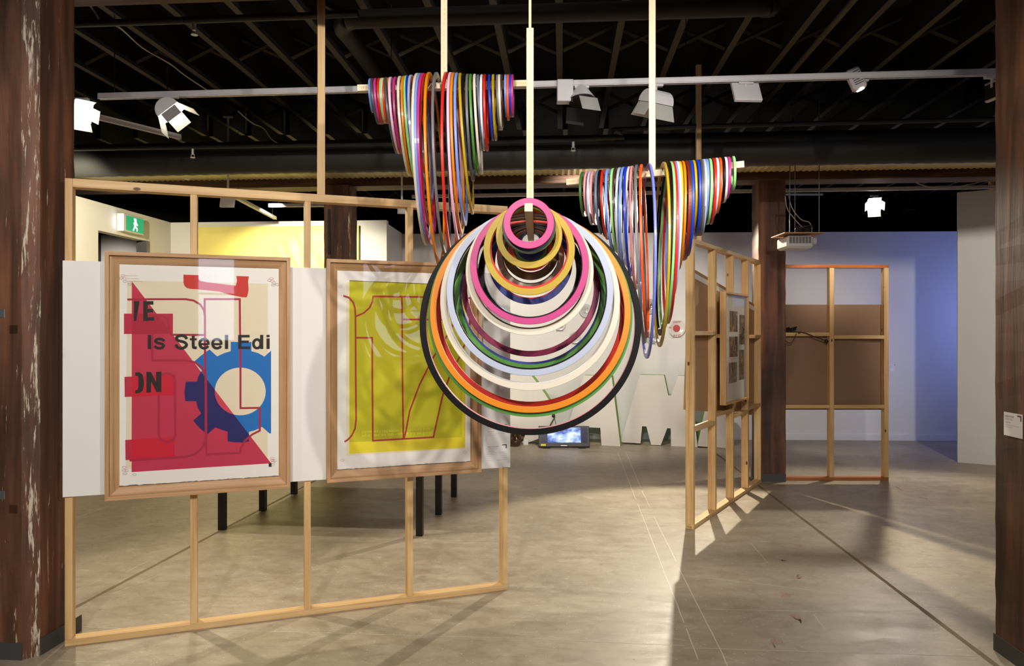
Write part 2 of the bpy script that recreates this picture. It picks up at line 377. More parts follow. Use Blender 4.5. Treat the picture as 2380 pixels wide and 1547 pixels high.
# timber columns and beams
def column(xc, yc, wd, dp, z1, label, paint=False, ch=.0):
    e = thing('timber_column', label, 'column', W(xc, yc), YAW)
    def shaft(bm, x0, x1, y0, y1, c):
        base = [(x0+c, y0), (x1-c, y0), (x1, y0+c), (x1, y1-c), (x1-c, y1), (x0+c, y1), (x0, y1-c), (x0, y0+c)]
        n = 40; R = []
        for i in range(n+1):
            z = z1*i/n
            R.append([bm.verts.new((x+random.uniform(-1, 1)*.0022, y+random.uniform(-1, 1)*.0022, z)) for x, y in base])
        for A, B in zip(R, R[1:]):
            for k in range(8):
                f = bm.faces.new((A[k], A[(k+1) % 8], B[(k+1) % 8], B[k]))
                if paint and k in (0, 1, 2): f.material_index = 1 if k != 1 else 2
        bm.faces.new(R[0]); bm.faces.new(R[-1])
    bm = bmesh.new(); shaft(bm, -wd/2, wd/2, -dp/2, dp/2, ch)
    fin('shaft', bm, [OLD, OLDW, OLDX] if paint else OLD, e)
    bm = bmesh.new(); g = .004
    bx(bm, -wd/2-g+ch, wd/2+g-ch, -dp/2-g, -dp/2-.0005, 0, .085); bx(bm, wd/2+.0005, wd/2+g, -dp/2+ch, dp/2, 0, .085); bx(bm, -wd/2-g, -wd/2-.0005, -dp/2+ch, dp/2, 0, .085)
    fin('base_sheet', bm, plain('lead_flashing', (84, 84, 84), .6, .3, .3), e)
    return e
cA = column(-2.80, 3.52, .37, .36, 3.41, 'huge dark timber column with flaking white paint at the left edge', True, .055)
cB = column(2.39, 3.62, .36, .36, 3.41, 'huge brown timber column at the right edge, with paper notice', False, .012)
cC = column(2.29, 8.06, .29, .29, 3.28, 'dark timber column behind the partition with the framed photographs', False, .01)
cD = column(-2.52, 7.96, .3, .3, 3.28, 'dark timber column beyond the gap between the two framed prints', True, .02)
def beam(y, z0, z1, lab, dp=.28):
    o = box('timber_beam', -6, 7, -dp/2, dp/2, z0, z1, BEAM, None, .008); o.location = W(0, y); o.rotation_euler.z = YAW
    return tag(o, lab, 'beam')
beam(3.56, 3.41, 3.7, 'heavy timber beam overhead at the very top left of the view', .34)
beam(8.02, 3.28, 3.6, 'long brown timber beam resting on the two middle columns')
# hinges on the near left column
for zz, n in ((.0, 0), (-.0, 1)):
    py = (728, 1150)[n]; q = Vector((-2.985+.16, 0, 0)); p = P(6, py, 3.345)
    o = box('hinge_plate', -.03, .012, -.004, 0, -.02, .02, GREYW, None, .001); o.location = p; o.rotation_euler.z = YAW
    tag(o, ('steel hinge plate on the left column, the upper one', 'steel hinge plate on the left column, the lower one')[n], 'hinge')

# ribbed soffit, duct and pipes
bm = bmesh.new(); n = 420; row = []
for i in range(n+1):
    x = -6+13*i/n; z = 3.37+(.012 if i % 2 else 0)
    row.append((bm.verts.new((x, 6.75, z)), bm.verts.new((x, 7.86, z))))
for A, B in zip(row, row[1:]): bm.faces.new((A[0], A[1], B[1], B[0]))
so = fin('ribbed_soffit', bm, plain('cream_ribbed_sheet', (196, 182, 136), .55), None); so.rotation_euler.z = YAW
bmz = so.modifiers.new('t', 'SOLIDIFY'); bmz.thickness = .01; tag(so, 'cream ribbed metal soffit sheet in front of the long beam', 'soffit')
bm = bmesh.new(); n = 90; seg = 28; R = []
for i in range(n*2+1):
    x = -5.2+12*i/(n*2); r = .150+(.004 if i % 2 else 0)
    R.append([bm.verts.new((x, 6.55+r*math.cos(2*PI*k/seg), 3.28+r*math.sin(2*PI*k/seg))) for k in range(seg)])
for A, B in zip(R, R[1:]):
    for k in range(seg): bm.faces.new((A[k], A[(k+1) % seg], B[(k+1) % seg], B[k]))
d = fin('spiral_duct', bm, plain('galvanised_dark', (44, 44, 43), .6, .2), None, True); d.rotation_euler.z = YAW; tag(d, 'large dark spiral air duct running across in front of the long beam', 'duct')
bm = bmesh.new()
tube(bm, smoothpts([(-1.56, 7.2, 3.80), (-1.56, 5.3, 3.80), (-1.56, 4.98, 3.79), (-1.45, 4.80, 3.77), (-1.2, 4.76, 3.76), (1.1, 4.76, 3.76), (1.34, 4.8, 3.78), (1.42, 4.96, 3.84), (1.42, 5.1, 3.9)], 5), .062, 20)
d = fin('drain_pipe', bm, DUCT, None, True); d.rotation_euler.z = YAW; tag(d, 'thick dark drain pipe with elbows near the top of the view', 'pipe')
def pipe(pts, r, label, mat=DUCT, sprs=()):
    e = thing('water_pipe', label, 'pipe', (0, 0, 0), YAW)
    bm = bmesh.new(); tube(bm, smoothpts(pts, 3), r, 10); fin('tube', bm, mat, e, True)
    for x, y, z in sprs:
        bm = bmesh.new(); cyl(bm, (x, y, z), (x, y, z-.05), .012, 8); cyl(bm, (x, y, z-.075), (x, y, z-.08), .022, 10); tube(bm, [(x-.014, y, z-.05), (x-.014, y, z-.076)], .003, 4); tube(bm, [(x+.014, y, z-.05), (x+.014, y, z-.076)], .003, 4)
        fin('sprinkler_head', bm, SILV, e)
    return e
pipe([(-5.5, 4.4, 3.63), (-1.6, 4.4, 3.63), (-1.5, 4.4, 3.7), (-1.5, 4.4, 4.2)], .022, 'slim dark pipe crossing the joists at upper left', sprs=[(-2.35, 4.4, 3.61)])
pipe([(-5.5, 6.15, 3.29), (0, 6.15, 3.29), (.5, 6.15, 3.33), (1, 6.15, 3.38), (7, 6.15, 3.4)], .02, 'slim dark pipe with a kink just above the spiral duct', sprs=[(-3.3, 6.15, 3.27), (.1, 6.15, 3.27), (3.9, 6.15, 3.37)])
pipe([(1.95, 3, 3.86), (1.97, 6, 3.86), (1.98, 8, 3.86)], .022, 'long grey pipe slanting between the joists at upper right', JOIST)
bm = bmesh.new(); bx(bm, -.1, .1, -.05, .05, 0, .55)
for k, (px, py) in enumerate(((434, 408), (1338, 362))):
    p = P(px, py, (7.2, 6.98)[k]); bm2 = bmesh.new(); cyl(bm2, (0, 0, 3.371-p.z), (0, 0, 0), .012, 8); cyl(bm2, (0, 0, -.03), (0, 0, -.035), .028, 12); tube(bm2, [(-.05, 0, .02), (.05, 0, .02)], .008, 6)
    o = fin('sprinkler_head', bm2, SILV, None); o.location = p; tag(o, ('small sprinkler head under the ribbed soffit at left', 'small sprinkler head under the dark soffit left of the right mobile')[k], 'sprinkler')
bm.free()

# ---------------------------------------------------------------- lighting tracks and lamps
def track(p, q, label):
    p, q = Vector(p), Vector(q); d = q-p; L = d.length
    e = thing('lighting_track', label, 'track', p, math.atan2(d.y, d.x))
    box('rail', 0, L, -.018, .018, 0, .036, TRACKW, e, .003)
    box('slot_lip', 0, L, -.018, -.008, -.006, -.0005, TRACKW, e); box('slot_lip', 0, L, .008, .018, -.006, -.0005, TRACKW, e)
    n = max(2, int(L/1.6)+1)
    for i in range(n): x = .12+(L-.24)*i/(n-1); bm = bmesh.new(); cyl(bm, (x, 0, .0365), (x, 0, 3.921-p.z), .0035, 6); fin('hanger_rod', bm, BLACK, e)
    return e
track(W(-3.35, 4.93)[:2]+(3.32,), W(3.0, 4.88)[:2]+(3.32,), 'long white lighting track crossing above all three ring mobiles')
track(W(-3.9, 5.0)[:2]+(3.32,), W(-3.33, 6.0)[:2]+(3.32,), 'short white track piece slanting below the lit lamp at upper left')
track(W(-1.9, 8.92)[:2]+(3.34,), W(6.5, 8.8)[:2]+(3.34,), 'white lighting track beyond the long beam, above the projector')
a = P(625, 480, 8.6); b = P(830, 476, 8.55); track(a, b, 'bright white track piece above the yellow artwork')
a = P(545, 459, 7.9); b = P(640, 494, 9.4); b.z = a.z; track(a, b, 'white track piece slanting back behind the left partition')
LENS = emis('lamp_glow', (255, 244, 220), 22); LENSOFF = plain('lamp_mouth', (30, 28, 26), .3)
def lamp(px, py, Y, aim, label, kind='flood', on=False, ztr=3.32, sz=1.0, dark=False):
    TRACKW = BLACK if dark else globals()['TRACKW']
    
    if ztr == 3.32: k_ = (px-CX)/F; Y = 4.905/(k_*.0698+.9976); ztr = 3.321; p_ = None
    p = P(px, py, Y); e = thing('track_lamp', label, 'spotlight', p, 0)
    bm = bmesh.new(); bx(bm, -.05, .05, -.016, .016, ztr-.02-p.z, ztr-.004-p.z, .002); fin('track_adapter', bm, TRACKW, e)
    bm = bmesh.new(); cyl(bm, (0, 0, .03*sz), (0, 0, ztr-.02-p.z), .011, 10); fin('stem', bm, TRACKW, e)
    M = (Vector(aim)-p).to_track_quat('Y', 'Z').to_matrix().to_4x4()
    def put(n, bm, m, par=e, sm=False): bmesh.ops.transform(bm, matrix=M, verts=bm.verts[:]); return fin(n, bm, m, par, sm)
    if kind == 'flood':
        bm = bmesh.new(); prof = [(-.06+.0, 0)]+[(-.085*math.sin(t*PI/10), .085*math.cos(t*PI/10)) for t in range(0, 11)]
        pr = [(a*sz, b*sz) for a, b in prof[1:]]
        A = [bm.verts.new((-.085*sz, y, z)) for y, z in pr]; B = [bm.verts.new((.085*sz, y, z)) for y, z in pr]
        for i in range(len(pr)-1): bm.faces.new((A[i], A[i+1], B[i+1], B[i]))
        bm.faces.new(A); bm.faces.new(B[::-1]); put('housing', bm, TRACKW)
        bm = bmesh.new(); bx(bm, -.075*sz, .075*sz, .0005, .004, -.07*sz, .07*sz); put('lens', bm, LENS if on else LENSOFF)
        for sgn in (-1, 1):
            bm = bmesh.new(); bx(bm, -.08*sz, .08*sz, 0, .11*sz, -.001, .001); bmesh.ops.transform(bm, matrix=Matrix.Translation((0, .004, sgn*.085*sz)) @ Matrix.Rotation(sgn*.5, 4, 'X'), verts=bm.verts[:]); put('barn_door', bm, SILV)
            bm = bmesh.new(); bx(bm, -.001, .001, 0, .09*sz, -.06*sz, .06*sz); bmesh.ops.transform(bm, matrix=Matrix.Translation((sgn*.087*sz, .004, 0)) @ Matrix.Rotation(-sgn*.4, 4, 'Z'), verts=bm.verts[:]); put('barn_door', bm, SILV)
    elif kind == 'plate':
        bm = bmesh.new(); bx(bm, -.095*sz, .095*sz, -.03, 0, -.085*sz, .085*sz, .006); put('housing', bm, TRACKW)
        bm = bmesh.new(); cyl(bm, (-.1*sz, -.02, .085*sz), (.1*sz, -.02, .085*sz), .012, 12); put('hinge_tube', bm, TRACKW)
        bm = bmesh.new(); bx(bm, -.08*sz, .08*sz, .0005, .004, -.07*sz, .07*sz); put('lens', bm, LENSOFF)
    elif kind == 'slim':
        bm = bmesh.new(); bx(bm, -.03, .03, -.15, .0, -.045, .045, .012); put('housing', bm, TRACKW)
        for k in range(7):
            bm = bmesh.new(); bx(bm, -.0315, .0315, -.125+k*.014, -.12+k*.014, -.03, .03); put('vent_slot', bm, LENSOFF)
        bm = bmesh.new(); cyl(bm, (0, .0005, 0), (0, .004, 0), .024, 16); put('lens', bm, LENS if on else LENSOFF)
    elif kind == 'dome':
        box('driver_box', -.17, -.06, -.04, .04, -.02, .13, TRACKW, e, .004)
        bm = bmesh.new(); cyl(bm, (0, -.1, 0), (0, 0, 0), .03, 20, .095); put('housing', bm, TRACKW, e, False)
        bm = bmesh.new(); cyl(bm, (0, .0005, 0), (0, .02, 0), .088, 20); put('lens', bm, LENSOFF)
        for sgn in (-1, 1):
            bm = bmesh.new(); bx(bm, -.07, .07, 0, .11, -.001, .001); bmesh.ops.transform(bm, matrix=Matrix.Translation((0, .02, sgn*.09)) @ Matrix.Rotation(sgn*.3, 4, 'X'), verts=bm.verts[:]); put('barn_door', bm, SILV if sgn > 0 else BLACK)
    return e
lamp(190, 262, 5.18, (-1.2, 3.2, 1.8), 'lit track lamp glaring beside the left column', on=True, sz=.8)
lamp(398, 262, 5.12, (-.6, 5.4, 1.0), 'lit track lamp with open silver barn doors, second from the left', on=True)
lamp(1352, 232, 5.0, (.6, 4.6, 1.0), 'cone shaped white lamp with box driver right of the centre post', 'dome')
lamp(1524, 240, 4.95, (.6, 5.5, 1.2), 'track lamp with silver barn doors behind the right mobile post', 'flood')
lamp(1733, 217, 4.85, (1.4, 8.0, 1.6), 'square white track lamp seen from behind, right of the right mobile post', 'plate')
lamp(2000, 208, 4.8, (2.75, 4.7, 2.3), 'slim white track lamp with slotted side, at upper right', 'slim', on=True)
lamp(2306, 211, 4.7, (1.9, 4.5, 3.2), 'white box lamp beside the right column, partly hidden', 'plate', sz=.7)
lamp(2032, 476, 8.85, (2.6, 4.0, .3), 'lit lamp with silver doors above the blue lit wall', on=True, ztr=3.34, sz=.9)
lamp(530, 470, 7.6, (-3.2, 9.8, 2.2), 'white lamp head just below the left partition top rail', 'plate', ztr=3.94, sz=.8)
lamp(934, 490, 7.6, (-1.6, 9.8, 2.0), 'small white lamp behind the left partition, right of the yellow artwork', 'plate', ztr=3.94, sz=.5)
lamp(2116, 497, 11.8, (4.5, 8, 1), 'round black lamp head in the dark above the back wall', 'dome', ztr=3.94, dark=True)

# ---------------------------------------------------------------- partition frames
def local(px, py, org, ang, y=0.0):
    """hit the vertical plane through org at angle ang (shifted y along its depth) and return local (x, z)"""
    ux, uy = math.cos(ang), math.sin(ang); nx, ny = -uy, ux
    k = (px-CX)/F; ox, oy = org[0]+nx*y, org[1]+ny*y
    s = (k*oy-ox)/(ux-k*uy); Y = oy+uy*s
    return (s, H-(py-CY)*Y/F)
OA, AA = (-2.309, 3.664), math.atan2(.337, .9415); LA = 2.424; HP = 2.42
pa = thing('stud_partition', 'bare pine stud partition carrying the two framed colour prints', 'partition', OA+(0,), AA)
T, D_ = .035, .07
box('bottom_plate', 0, LA, 0, D_, 0, T, PH, pa, .0015)
box('top_plate', T+.0005, LA, 0, D_, HP-.045, HP, PH, pa, .0015)
box('stud', 0, T, 0, D_, T+.0005, HP, PV, pa, .0015)
for s in (.592, 1.19, 1.785): box('stud', s, s+T, 0, D_, T+.0005, HP-.0455, PV, pa, .0015)
box('stud', LA-T, LA, 0, D_, T+.0005, HP-.0455, PV, pa, .0015)
box('panel_board', -.006, LA+.012, -.013, -.0005, .776, 1.993, WBOARD, pa)
up = box('ceiling_prop', 0, .042, 0, .035, HP+.001, 3.9, PV, None, .0015); up.location = Vector(OA+(0,))+Vector((.9415*1.265-.337*.02, .337*1.265+.9415*.02, 0)); up.rotation_euler.z = AA
tag(up, 'upright pine batten rising from the left partition top rail to the ceiling', 'batten')
OB, AB = (1.4975, 5.855), math.atan2(.837, .549); LB = 2.2; HB = 2.40
pb = thing('stud_partition', 'bare pine stud partition seen at an angle, carrying framed photographs', 'partition', OB+(0,), AB)
box('bottom_plate', 0, LB, 0, D_, 0, T, PH, pb, .0015)
box('top_plate', T+.0005, LB, 0, D_, HB-T, HB, PH, pb, .0015)
sB = [0, .585, 1.13, 1.66, LB-T]
for i, s in enumerate(sB): box('stud', s, s+T, 0, D_, T+.0005, HB if i == 0 else HB-T-.0005, PV, pb, .0015)
for i, (z1, z2) in enumerate(((1.60, .80), (1.575, .865), (1.575, .80), (1.565, .83))):
    x0, x1 = sB[i]+T+.0005, sB[i+1]-.0005
    for z in (z1, z2): box('noggin', x0, x1, 0, D_, z, z+T, PH, pb, .0015)
M = Matrix.Translation((-.012, D_+.002, .985)) @ Matrix.Rotation(math.radians(6.7), 4, 'Y')
box('backing_board', 0, 2.15, 0, .012, 0, 1.2, MDF, pb, 0, M); box('tape_strip', 0, 2.15, -.0012, -.0004, 1.125, 1.17, plain('white_tape', (232, 230, 224), .6), pb, 0, M)
up = box('ceiling_prop', 0, .042, 0, .035, HB+.001, 3.9, PV, None, .0015); up.location = P(1619, 0, 6.03)*1; up.location.z = 0; up.rotation_euler.z = AB-1.0
tag(up, 'upright pine batten rising from the angled partition to the ceiling', 'batten')
text_mesh('pencil_note', 'OO-47', BLACK, pb, Matrix.Translation((-.0008, .058, .008)) @ Matrix.Rotation(-PI/2, 4, 'Z'), .045, .016, .01)
pc = thing('stud_partition', 'farthest pine stud partition with a brown board behind it, by the blue lit wall', 'partition', (2.86, 7.80, 0), 0)
LC = 4.14-2.86; HC = 2.37
box('bottom_plate', 0, LC, 0, D_, 0, T, PD, pc, .0015); box('top_plate', 0, LC, 0, D_, HC-T, HC, PD, pc, .0015)
for x in (0, .63, LC-.05): box('stud', x, x+.05, 0, D_, T+.0005, HC-T-.0005, PV, pc, .0015)
for (x0, x1, z) in ((.0505, .6295, 1.585), (.6805, LC-.0505, 1.555), (.0505, .6295, .79), (.6805, LC-.0505, .79)): box('noggin', x0, x1, 0, D_, z, z+.04, PH, pc, .0015)
box('backing_board', 0, LC-.025, D_+.001, D_+.012, .77, 1.935, HARD, pc)
cb = P(1850, 775, 7.79)
bm = bmesh.new(); r = random.Random(3)
for k in range(5): tube(bm, smoothpts([cb+Vector((r.uniform(-.14, .02), r.uniform(.0, .04), .012+r.uniform(0, .06))) for _ in range(6)], 4), .006, 6)
tube(bm, smoothpts([P(1850, 771, 7.785), P(1870, 773, 7.775), P(1890, 781, 7.77), P(1921, 792, 7.77)], 4), .005, 6); cyl(bm, P(1918, 790, 7.77), P(1924, 794, 7.77), .016, 8)
tube(bm, smoothpts([P(1822, 780, 7.78), P(1826, 792, 7.77), P(1836, 797, 7.77), P(1844, 790, 7.77), P(1851, 774, 7.78)], 4), .004, 6)
tag(fin('power_cable', bm, BLACK, None, True), 'tangled black power cable lying on the rail of the farthest partition', 'cable')

# ---------------------------------------------------------------- framed prints
def moulding(parent, x0, x1, z0, z1, prof, mh, mv, name='frame_side'):
    cs = [(x0, z0, 1, 1), (x1, z0, -1, 1), (x1, z1, -1, -1), (x0, z1, 1, -1)]
    for i in range(4):
        a, b = cs[i], cs[(i+1) % 4]; bm = bmesh.new()
        A = [bm.verts.new((a[0]+a[2]*u, -o, a[1]+a[3]*u)) for u, o in prof]; B = [bm.verts.new((b[0]+b[2]*u, -o, b[1]+b[3]*u)) for u, o in prof]
        n = len(prof)
        for k in range(n): bm.faces.new((A[k], A[(k+1) % n], B[(k+1) % n], B[k]))
        bm.faces.new(A); bm.faces.new(B[::-1]); fin(name, bm, mh if i % 2 == 0 else mv, parent)
def glass():
    m, nt, b = nodes('picture_glass'); out = nt.nodes['Material Output']; nt.nodes.remove(b)
    tr = N(nt, 'ShaderNodeBsdfTransparent'); gl = N(nt, 'ShaderNodeBsdfGlossy'); gl.inputs['Roughness'].default_value = .02
    fr = N(nt, 'ShaderNodeFresnel'); fr.inputs['IOR'].default_value = 1.5; mx = N(nt, 'ShaderNodeMixShader')
    gm = N(nt, 'ShaderNodeNewGeometry'); v = coords(nt); n_ = noise(nt, v, 1, 1)
    ma = N(nt, 'ShaderNodeMath', operation='MULTIPLY'); sb = N(nt, 'ShaderNodeMath', operation='SUBTRACT'); sb.inputs[0].default_value = 1
    nt.links.new(gm.outputs['Backfacing'], sb.inputs[1]); nt.links.new(fr.outputs[0], ma.inputs[0]); nt.links.new(sb.outputs[0], ma.inputs[1])
    nt.links.new(ma.outputs[0], mx.inputs[0]); nt.links.new(tr.outputs[0], mx.inputs[1]); nt.links.new(gl.outputs[0], mx.inputs[2]); nt.links.new(mx.outputs[0], out.inputs[0])
    return m
GLASS = glass()
def ink(c): return plain('ink_%02x%02x%02x' % tuple(c), c, .7, 0, .05)
PROF = [(0, 0), (0, .052), (.019, .052), (.021, .034), (.026, .034), (.06, .016), (.062, .010), (.062, 0)]
def print_thing(x0, x1, z0, z1, label):
    yb = -.0135
    e = thing('framed_print', label, 'picture', (OA[0]+.337*.0135, OA[1]-.9415*.0135, 0), AA)
    moulding(e, x0, x1, z0, z1, PROF, OAKH, OAKV)
    box('glass_pane', x0+.021, x1-.021, -.038, -.0355, z0+.021, z1-.021, GLASS, e)
    return e
PY = .012                                           # the print surface stands 12 mm off the back of the frame
def AP(px, py, dep=PY): return local(px, py, (OA[0]+.337*.0135, OA[1]-.9415*.0135), AA, -dep)
xl, _ = AP(243, 583, .052); xr, _ = AP(675, 600, .052)
e1 = print_thing(xl, xr, .752, 2.043, 'framed print with crimson triangle, blue gear and words Is Steel Edi')
x2, _ = AP(760, 602, .052); x2r, _ = AP(1119.5, 1098, .052)
e2 = print_thing(x2, x2r, .766, 2.043, 'framed print of a yellow-green rectangle with red outlined numerals')
def paper_sheet(e, x0, x1, z0, z1):
    n = 160; pl = [(x0, z1), (x1, z1)]+[(x1+(x0-x1)*i/n, z0+random.uniform(0, .0035)+.003*mathutils.noise.noise(Vector((i*.23, x0*9, 0)))) for i in range(n+1)]
    bm = bmesh.new(); slab(bm, pl, -PY+.0012, -PY+.0002); return fin('paper_sheet', bm, PAPER, e)
s1 = paper_sheet(e1, xl+.061, xr-.061, .752+.064, 2.043-.062); s2 = paper_sheet(e2, x2+.061, x2r-.061, .766+.064, 2.043-.062)
_lv = [0]
def shape(par, name, pix, cvt, col, holes=(), lev=None):
    lev = _lv[0] if lev is None else lev; pts = [AP(*cvt(x, y)) for x, y in pix]
    if len(pts) < 3: return pts
    bm = bmesh.new(); flatpoly(bm, pts, -PY-.00015*lev, [[AP(*cvt(x, y)) for x, y in h] for h in holes]); fin(name, bm, ink(col), par); return pts
def lshape(par, name, pts, col, lev):
    if len(pts) < 3: return
    bm = bmesh.new(); flatpoly(bm, pts, -PY-.00015*lev); fin(name, bm, ink(col), par)
def line(par, pix, w, col, lev, name='printed_line', sm=False):
    pts = [AP(x, y) for x, y in pix]
    if sm: pts = [(p.x, p.y) for p in smoothpts([(a, b, 0) for a, b in pts], 5)]
    bm = bmesh.new(); stroke(bm, pts, w, -PY-.00015*lev); fin(name, bm, ink(col), par)
a_ = lambda x, y: (130+x/3.684, 380+y/3.684); b_ = lambda x, y: (130+x/3.684, 760+y/3.684)
c_ = lambda x, y: (670+x/3.868, 560+y/3.868); d_ = lambda x, y: (670+x/3.867, 900+y/3.867)
I = lambda x, y: (x, y)
CRIM, RED, DEEP, BLUE, NAVY, CREAMI = (196, 44, 74), (206, 48, 34), (206, 6, 44), (10, 110, 190), (26, 18, 96), (232, 218, 188)
shape(s1, 'cream_field', [a_(610, 1000), a_(1815, 1028), b_(1812, 1150), b_(598, 1215)], I, CREAMI, lev=1)
shape(s1, 'red_shape', [a_(*p) for p in ((1092, 950), (1222, 955), (1222, 985), (1232, 1003), (1290, 1015), (1400, 1028), (1540, 1045), (1550, 1005), (1545, 962), (1652, 965), (1645, 1010), (1650, 1080), (1640, 1130), (1630, 1145), (1590, 1143), (1480, 1120), (1400, 1095), (1300, 1085), (1200, 1075), (1150, 1072), (1120, 1065), (1100, 1045), (1092, 1020))], I, RED, lev=2)
tri = shape(s1, 'crimson_triangle', [a_(650, 1007), b_(1843, 1165), b_(648, 1240)], I, CRIM, lev=2)
gear = [b_(*p) for p in ((1497, 125), (1675, 128), (1673, 205), (1733, 222), (1785, 252), (1842, 200), (1842, 908), (1830, 910), (1765, 853), (1705, 882), (1653, 895), (1653, 978), (1600, 987), (1530, 985), (1470, 977), (1470, 895), (1410, 875), (1365, 857), (1297, 917), (1235, 868), (1175, 800), (1243, 738), (1215, 690), (1200, 633), (1107, 633), (1101, 550), (1112, 467), (1207, 465), (1222, 415), (1250, 370), (1180, 298), (1240, 245), (1315, 190), (1380, 250), (1440, 222), (1497, 205))]
gp = shape(s1, 'blue_gear', gear, I, BLUE, lev=3)
lshape(s1, 'navy_overlap', clip(gp, tri), NAVY, 4)
circ = [b_(1578+218*math.cos(2*PI*k/48), 550+204*math.sin(2*PI*k/48)) for k in range(48)]
cp = shape(s1, 'cream_disc', circ, I, CREAMI, lev=5); lshape(s1, 'crimson_overlap', clip(cp, tri), (208, 62, 84), 6)
for bar, cc in (([a_(583, 1284), a_(1002, 1284), a_(1002, 1455), a_(583, 1458)], (176, 22, 52)), ([b_(587, 425), b_(1022, 405), b_(1022, 580), b_(589, 597)], DEEP), ([b_(594, 965), b_(1015, 940), b_(1015, 1108), b_(596, 1137)], DEEP)):
    bp = shape(s1, 'crimson_bar', bar, I, (190, 34, 66), lev=7); lshape(s1, 'red_overlap', clip(bp, tri), cc, 8)
LC_ = (172, 26, 58); lw = .0105
line(s1, [a_(612, 1163), a_(860, 1160), a_(1110, 1160), a_(1180, 1172), a_(1235, 1205), a_(1268, 1255), a_(1276, 1300), a_(1276, 1540), b_(1280, 420)], lw, LC_, 9)
line(s1, [b_(1285, 440), b_(1288, 1088), b_(1575, 1075), b_(1585, 1030), b_(1620, 970), b_(1680, 918), b_(1745, 885), b_(1745, 690), b_(1580, 692), b_(1580, 350), a_(1576, 1400), a_(1574, 1160), a_(1274, 1160), a_(1274, 1300)], lw, LC_, 10)
line(s1, [b_(825, 0), b_(825, 283), b_(1110, 283), b_(1190, 300), b_(1250, 345), b_(1282, 420), b_(1284, 940), b_(1262, 1020), b_(1195, 1085), b_(1100, 1109), b_(630, 1140)], lw, LC_, 11)
line(s1, [b_(880, 560), b_(880, 915), b_(895, 958), b_(925, 978), b_(975, 978), b_(1008, 958), b_(1022, 915), b_(1018, 455), b_(1003, 415), b_(960, 394), b_(915, 400), b_(895, 420)], lw, LC_, 12)
line(s1, [a_(835, 1300), a_(920, 1305), a_(955, 1335), a_(966, 1385), a_(972, 1440), a_(990, 1464), a_(1276, 1466)], lw, LC_, 13)
TX = (28, 20, 20)
shape(s1, 'printed_letter', [a_(*p) for p in ((668, 1177), (716, 1177), (688, 1345), (668, 1347))], I, TX, lev=15)
shape(s1, 'printed_letter', [a_(*p) for p in ((748, 1177), (835, 1177), (835, 1207), (785, 1207), (785, 1243), (832, 1243), (832, 1274), (785, 1274), (785, 1315), (842, 1313), (842, 1343), (748, 1347))], I, TX, lev=15)
shape(s1, 'printed_letter', [b_(*p) for p in ((680, 387), (715, 385), (742, 405), (753, 450), (753, 500), (742, 545), (715, 563), (680, 568), (680, 540), (700, 535), (707, 510), (707, 430), (700, 417), (680, 415))], I, TX, lev=15)
shape(s1, 'printed_letter', [b_(*p) for p in ((775, 383), (815, 383), (858, 470), (858, 382), (903, 380), (903, 553), (862, 556), (815, 465), (815, 558), (775, 560))], I, TX, lev=15)
def glyph(pts, lev, w=.0145, sm=True): line(s1, [b_(*p) for p in pts], w, TX, lev, 'printed_letter', sm)
def bar(x0, x1, y0, y1): shape(s1, 'printed_letter', [b_(x0, y0), b_(x1, y0), b_(x1, y1), b_(x0, y1)], I, TX, lev=16)
bar(787, 815, 66, 186); bar(1447, 1475, 66, 186); bar(1803, 1830, 66, 85); bar(1803, 1830, 96, 186); bar(1748, 1775, 66, 186)
shape(s1, 'printed_letter', [b_(*p) for p in ((1560, 66), (1658, 66), (1658, 87), (1589, 87), (1589, 114), (1652, 114), (1652, 134), (1589, 134), (1589, 165), (1662, 165), (1662, 186), (1560, 186))], I, TX, lev=16)
glyph([(929, 119), (908, 103), (888, 101), (865, 104), (852, 119), (868, 133), (905, 142), (923, 157), (909, 174), (887, 179), (863, 175), (845, 160)], 17, .0135)
glyph([(1121, 101), (1104, 79), (1074, 72), (1043, 80), (1033, 98), (1048, 114), (1098, 128), (1118, 148), (1106, 170), (1074, 180), (1042, 172), (1027, 148)], 17)
glyph([(1176, 74), (1176, 158), (1182, 174), (1206, 176)], 17, .0145); bar(1147, 1205, 95, 112)
for q in (0, 110): glyph([(1236+q, 145), (1302+q, 145)], 18, .011, False); glyph([(1304+q, 150), (1303+q, 128), (1290+q, 108), (1267+q, 102), (1244+q, 110), (1233+q, 130), (1233+q, 152), (1245+q, 172), (1268+q, 180), (1290+q, 174), (1304+q, 160)], 17, .014)
glyph([(1722+31*math.cos(k*PI/8), 142+37*math.sin(k*PI/8)) for k in range(17)], 17, .014)
def regmark(s, px, py, col, rx=4.6, ry=2.4):
    pts = [AP(px+rx*math.cos(2*PI*k/14), py+ry*math.sin(2*PI*k/14)) for k in range(15)]
    bm = bmesh.new(); stroke(bm, pts, .0009, -PY-.0024); fin('registration_mark', bm, ink(col), s)
for px, py, cc in ((286, 640, LC_), (282, 646, LC_), (290, 647, LC_), (290.5, 654, TX), (302, 660, TX), (631, 647, LC_), (626, 651, LC_), (633, 653, LC_), (637, 657, LC_), (645, 661, TX), (635, 662, TX), (289, 1085, LC_), (288, 1092, LC_), (294, 1093, LC_), (290, 1100, TX), (312.5, 1102, TX), (633, 1064, LC_), (633, 1069, LC_), (638, 1070, LC_), (634, 1074, LC_), (634, 1080, (120, 110, 110))): regmark(s1, px, py, cc)
shape(s1, 'ink_block', [(624.5, 1076), (631, 1076), (631, 1084), (624.5, 1084)], I, TX, lev=16)
for (px, py, tx, ww) in ((292, 641, 'red proof 2012', 28), (296, 648, 'ink proof 2012', 28), (296, 654, 'edition reference copy', 36)):
    x0, z0 = AP(px, py); x1, _ = AP(px+ww, py); text_mesh('printed_caption', tx, ink((150, 120, 110)), s1, Matrix.Translation((x0, -PY-.0024, z0)), x1-x0, .004)
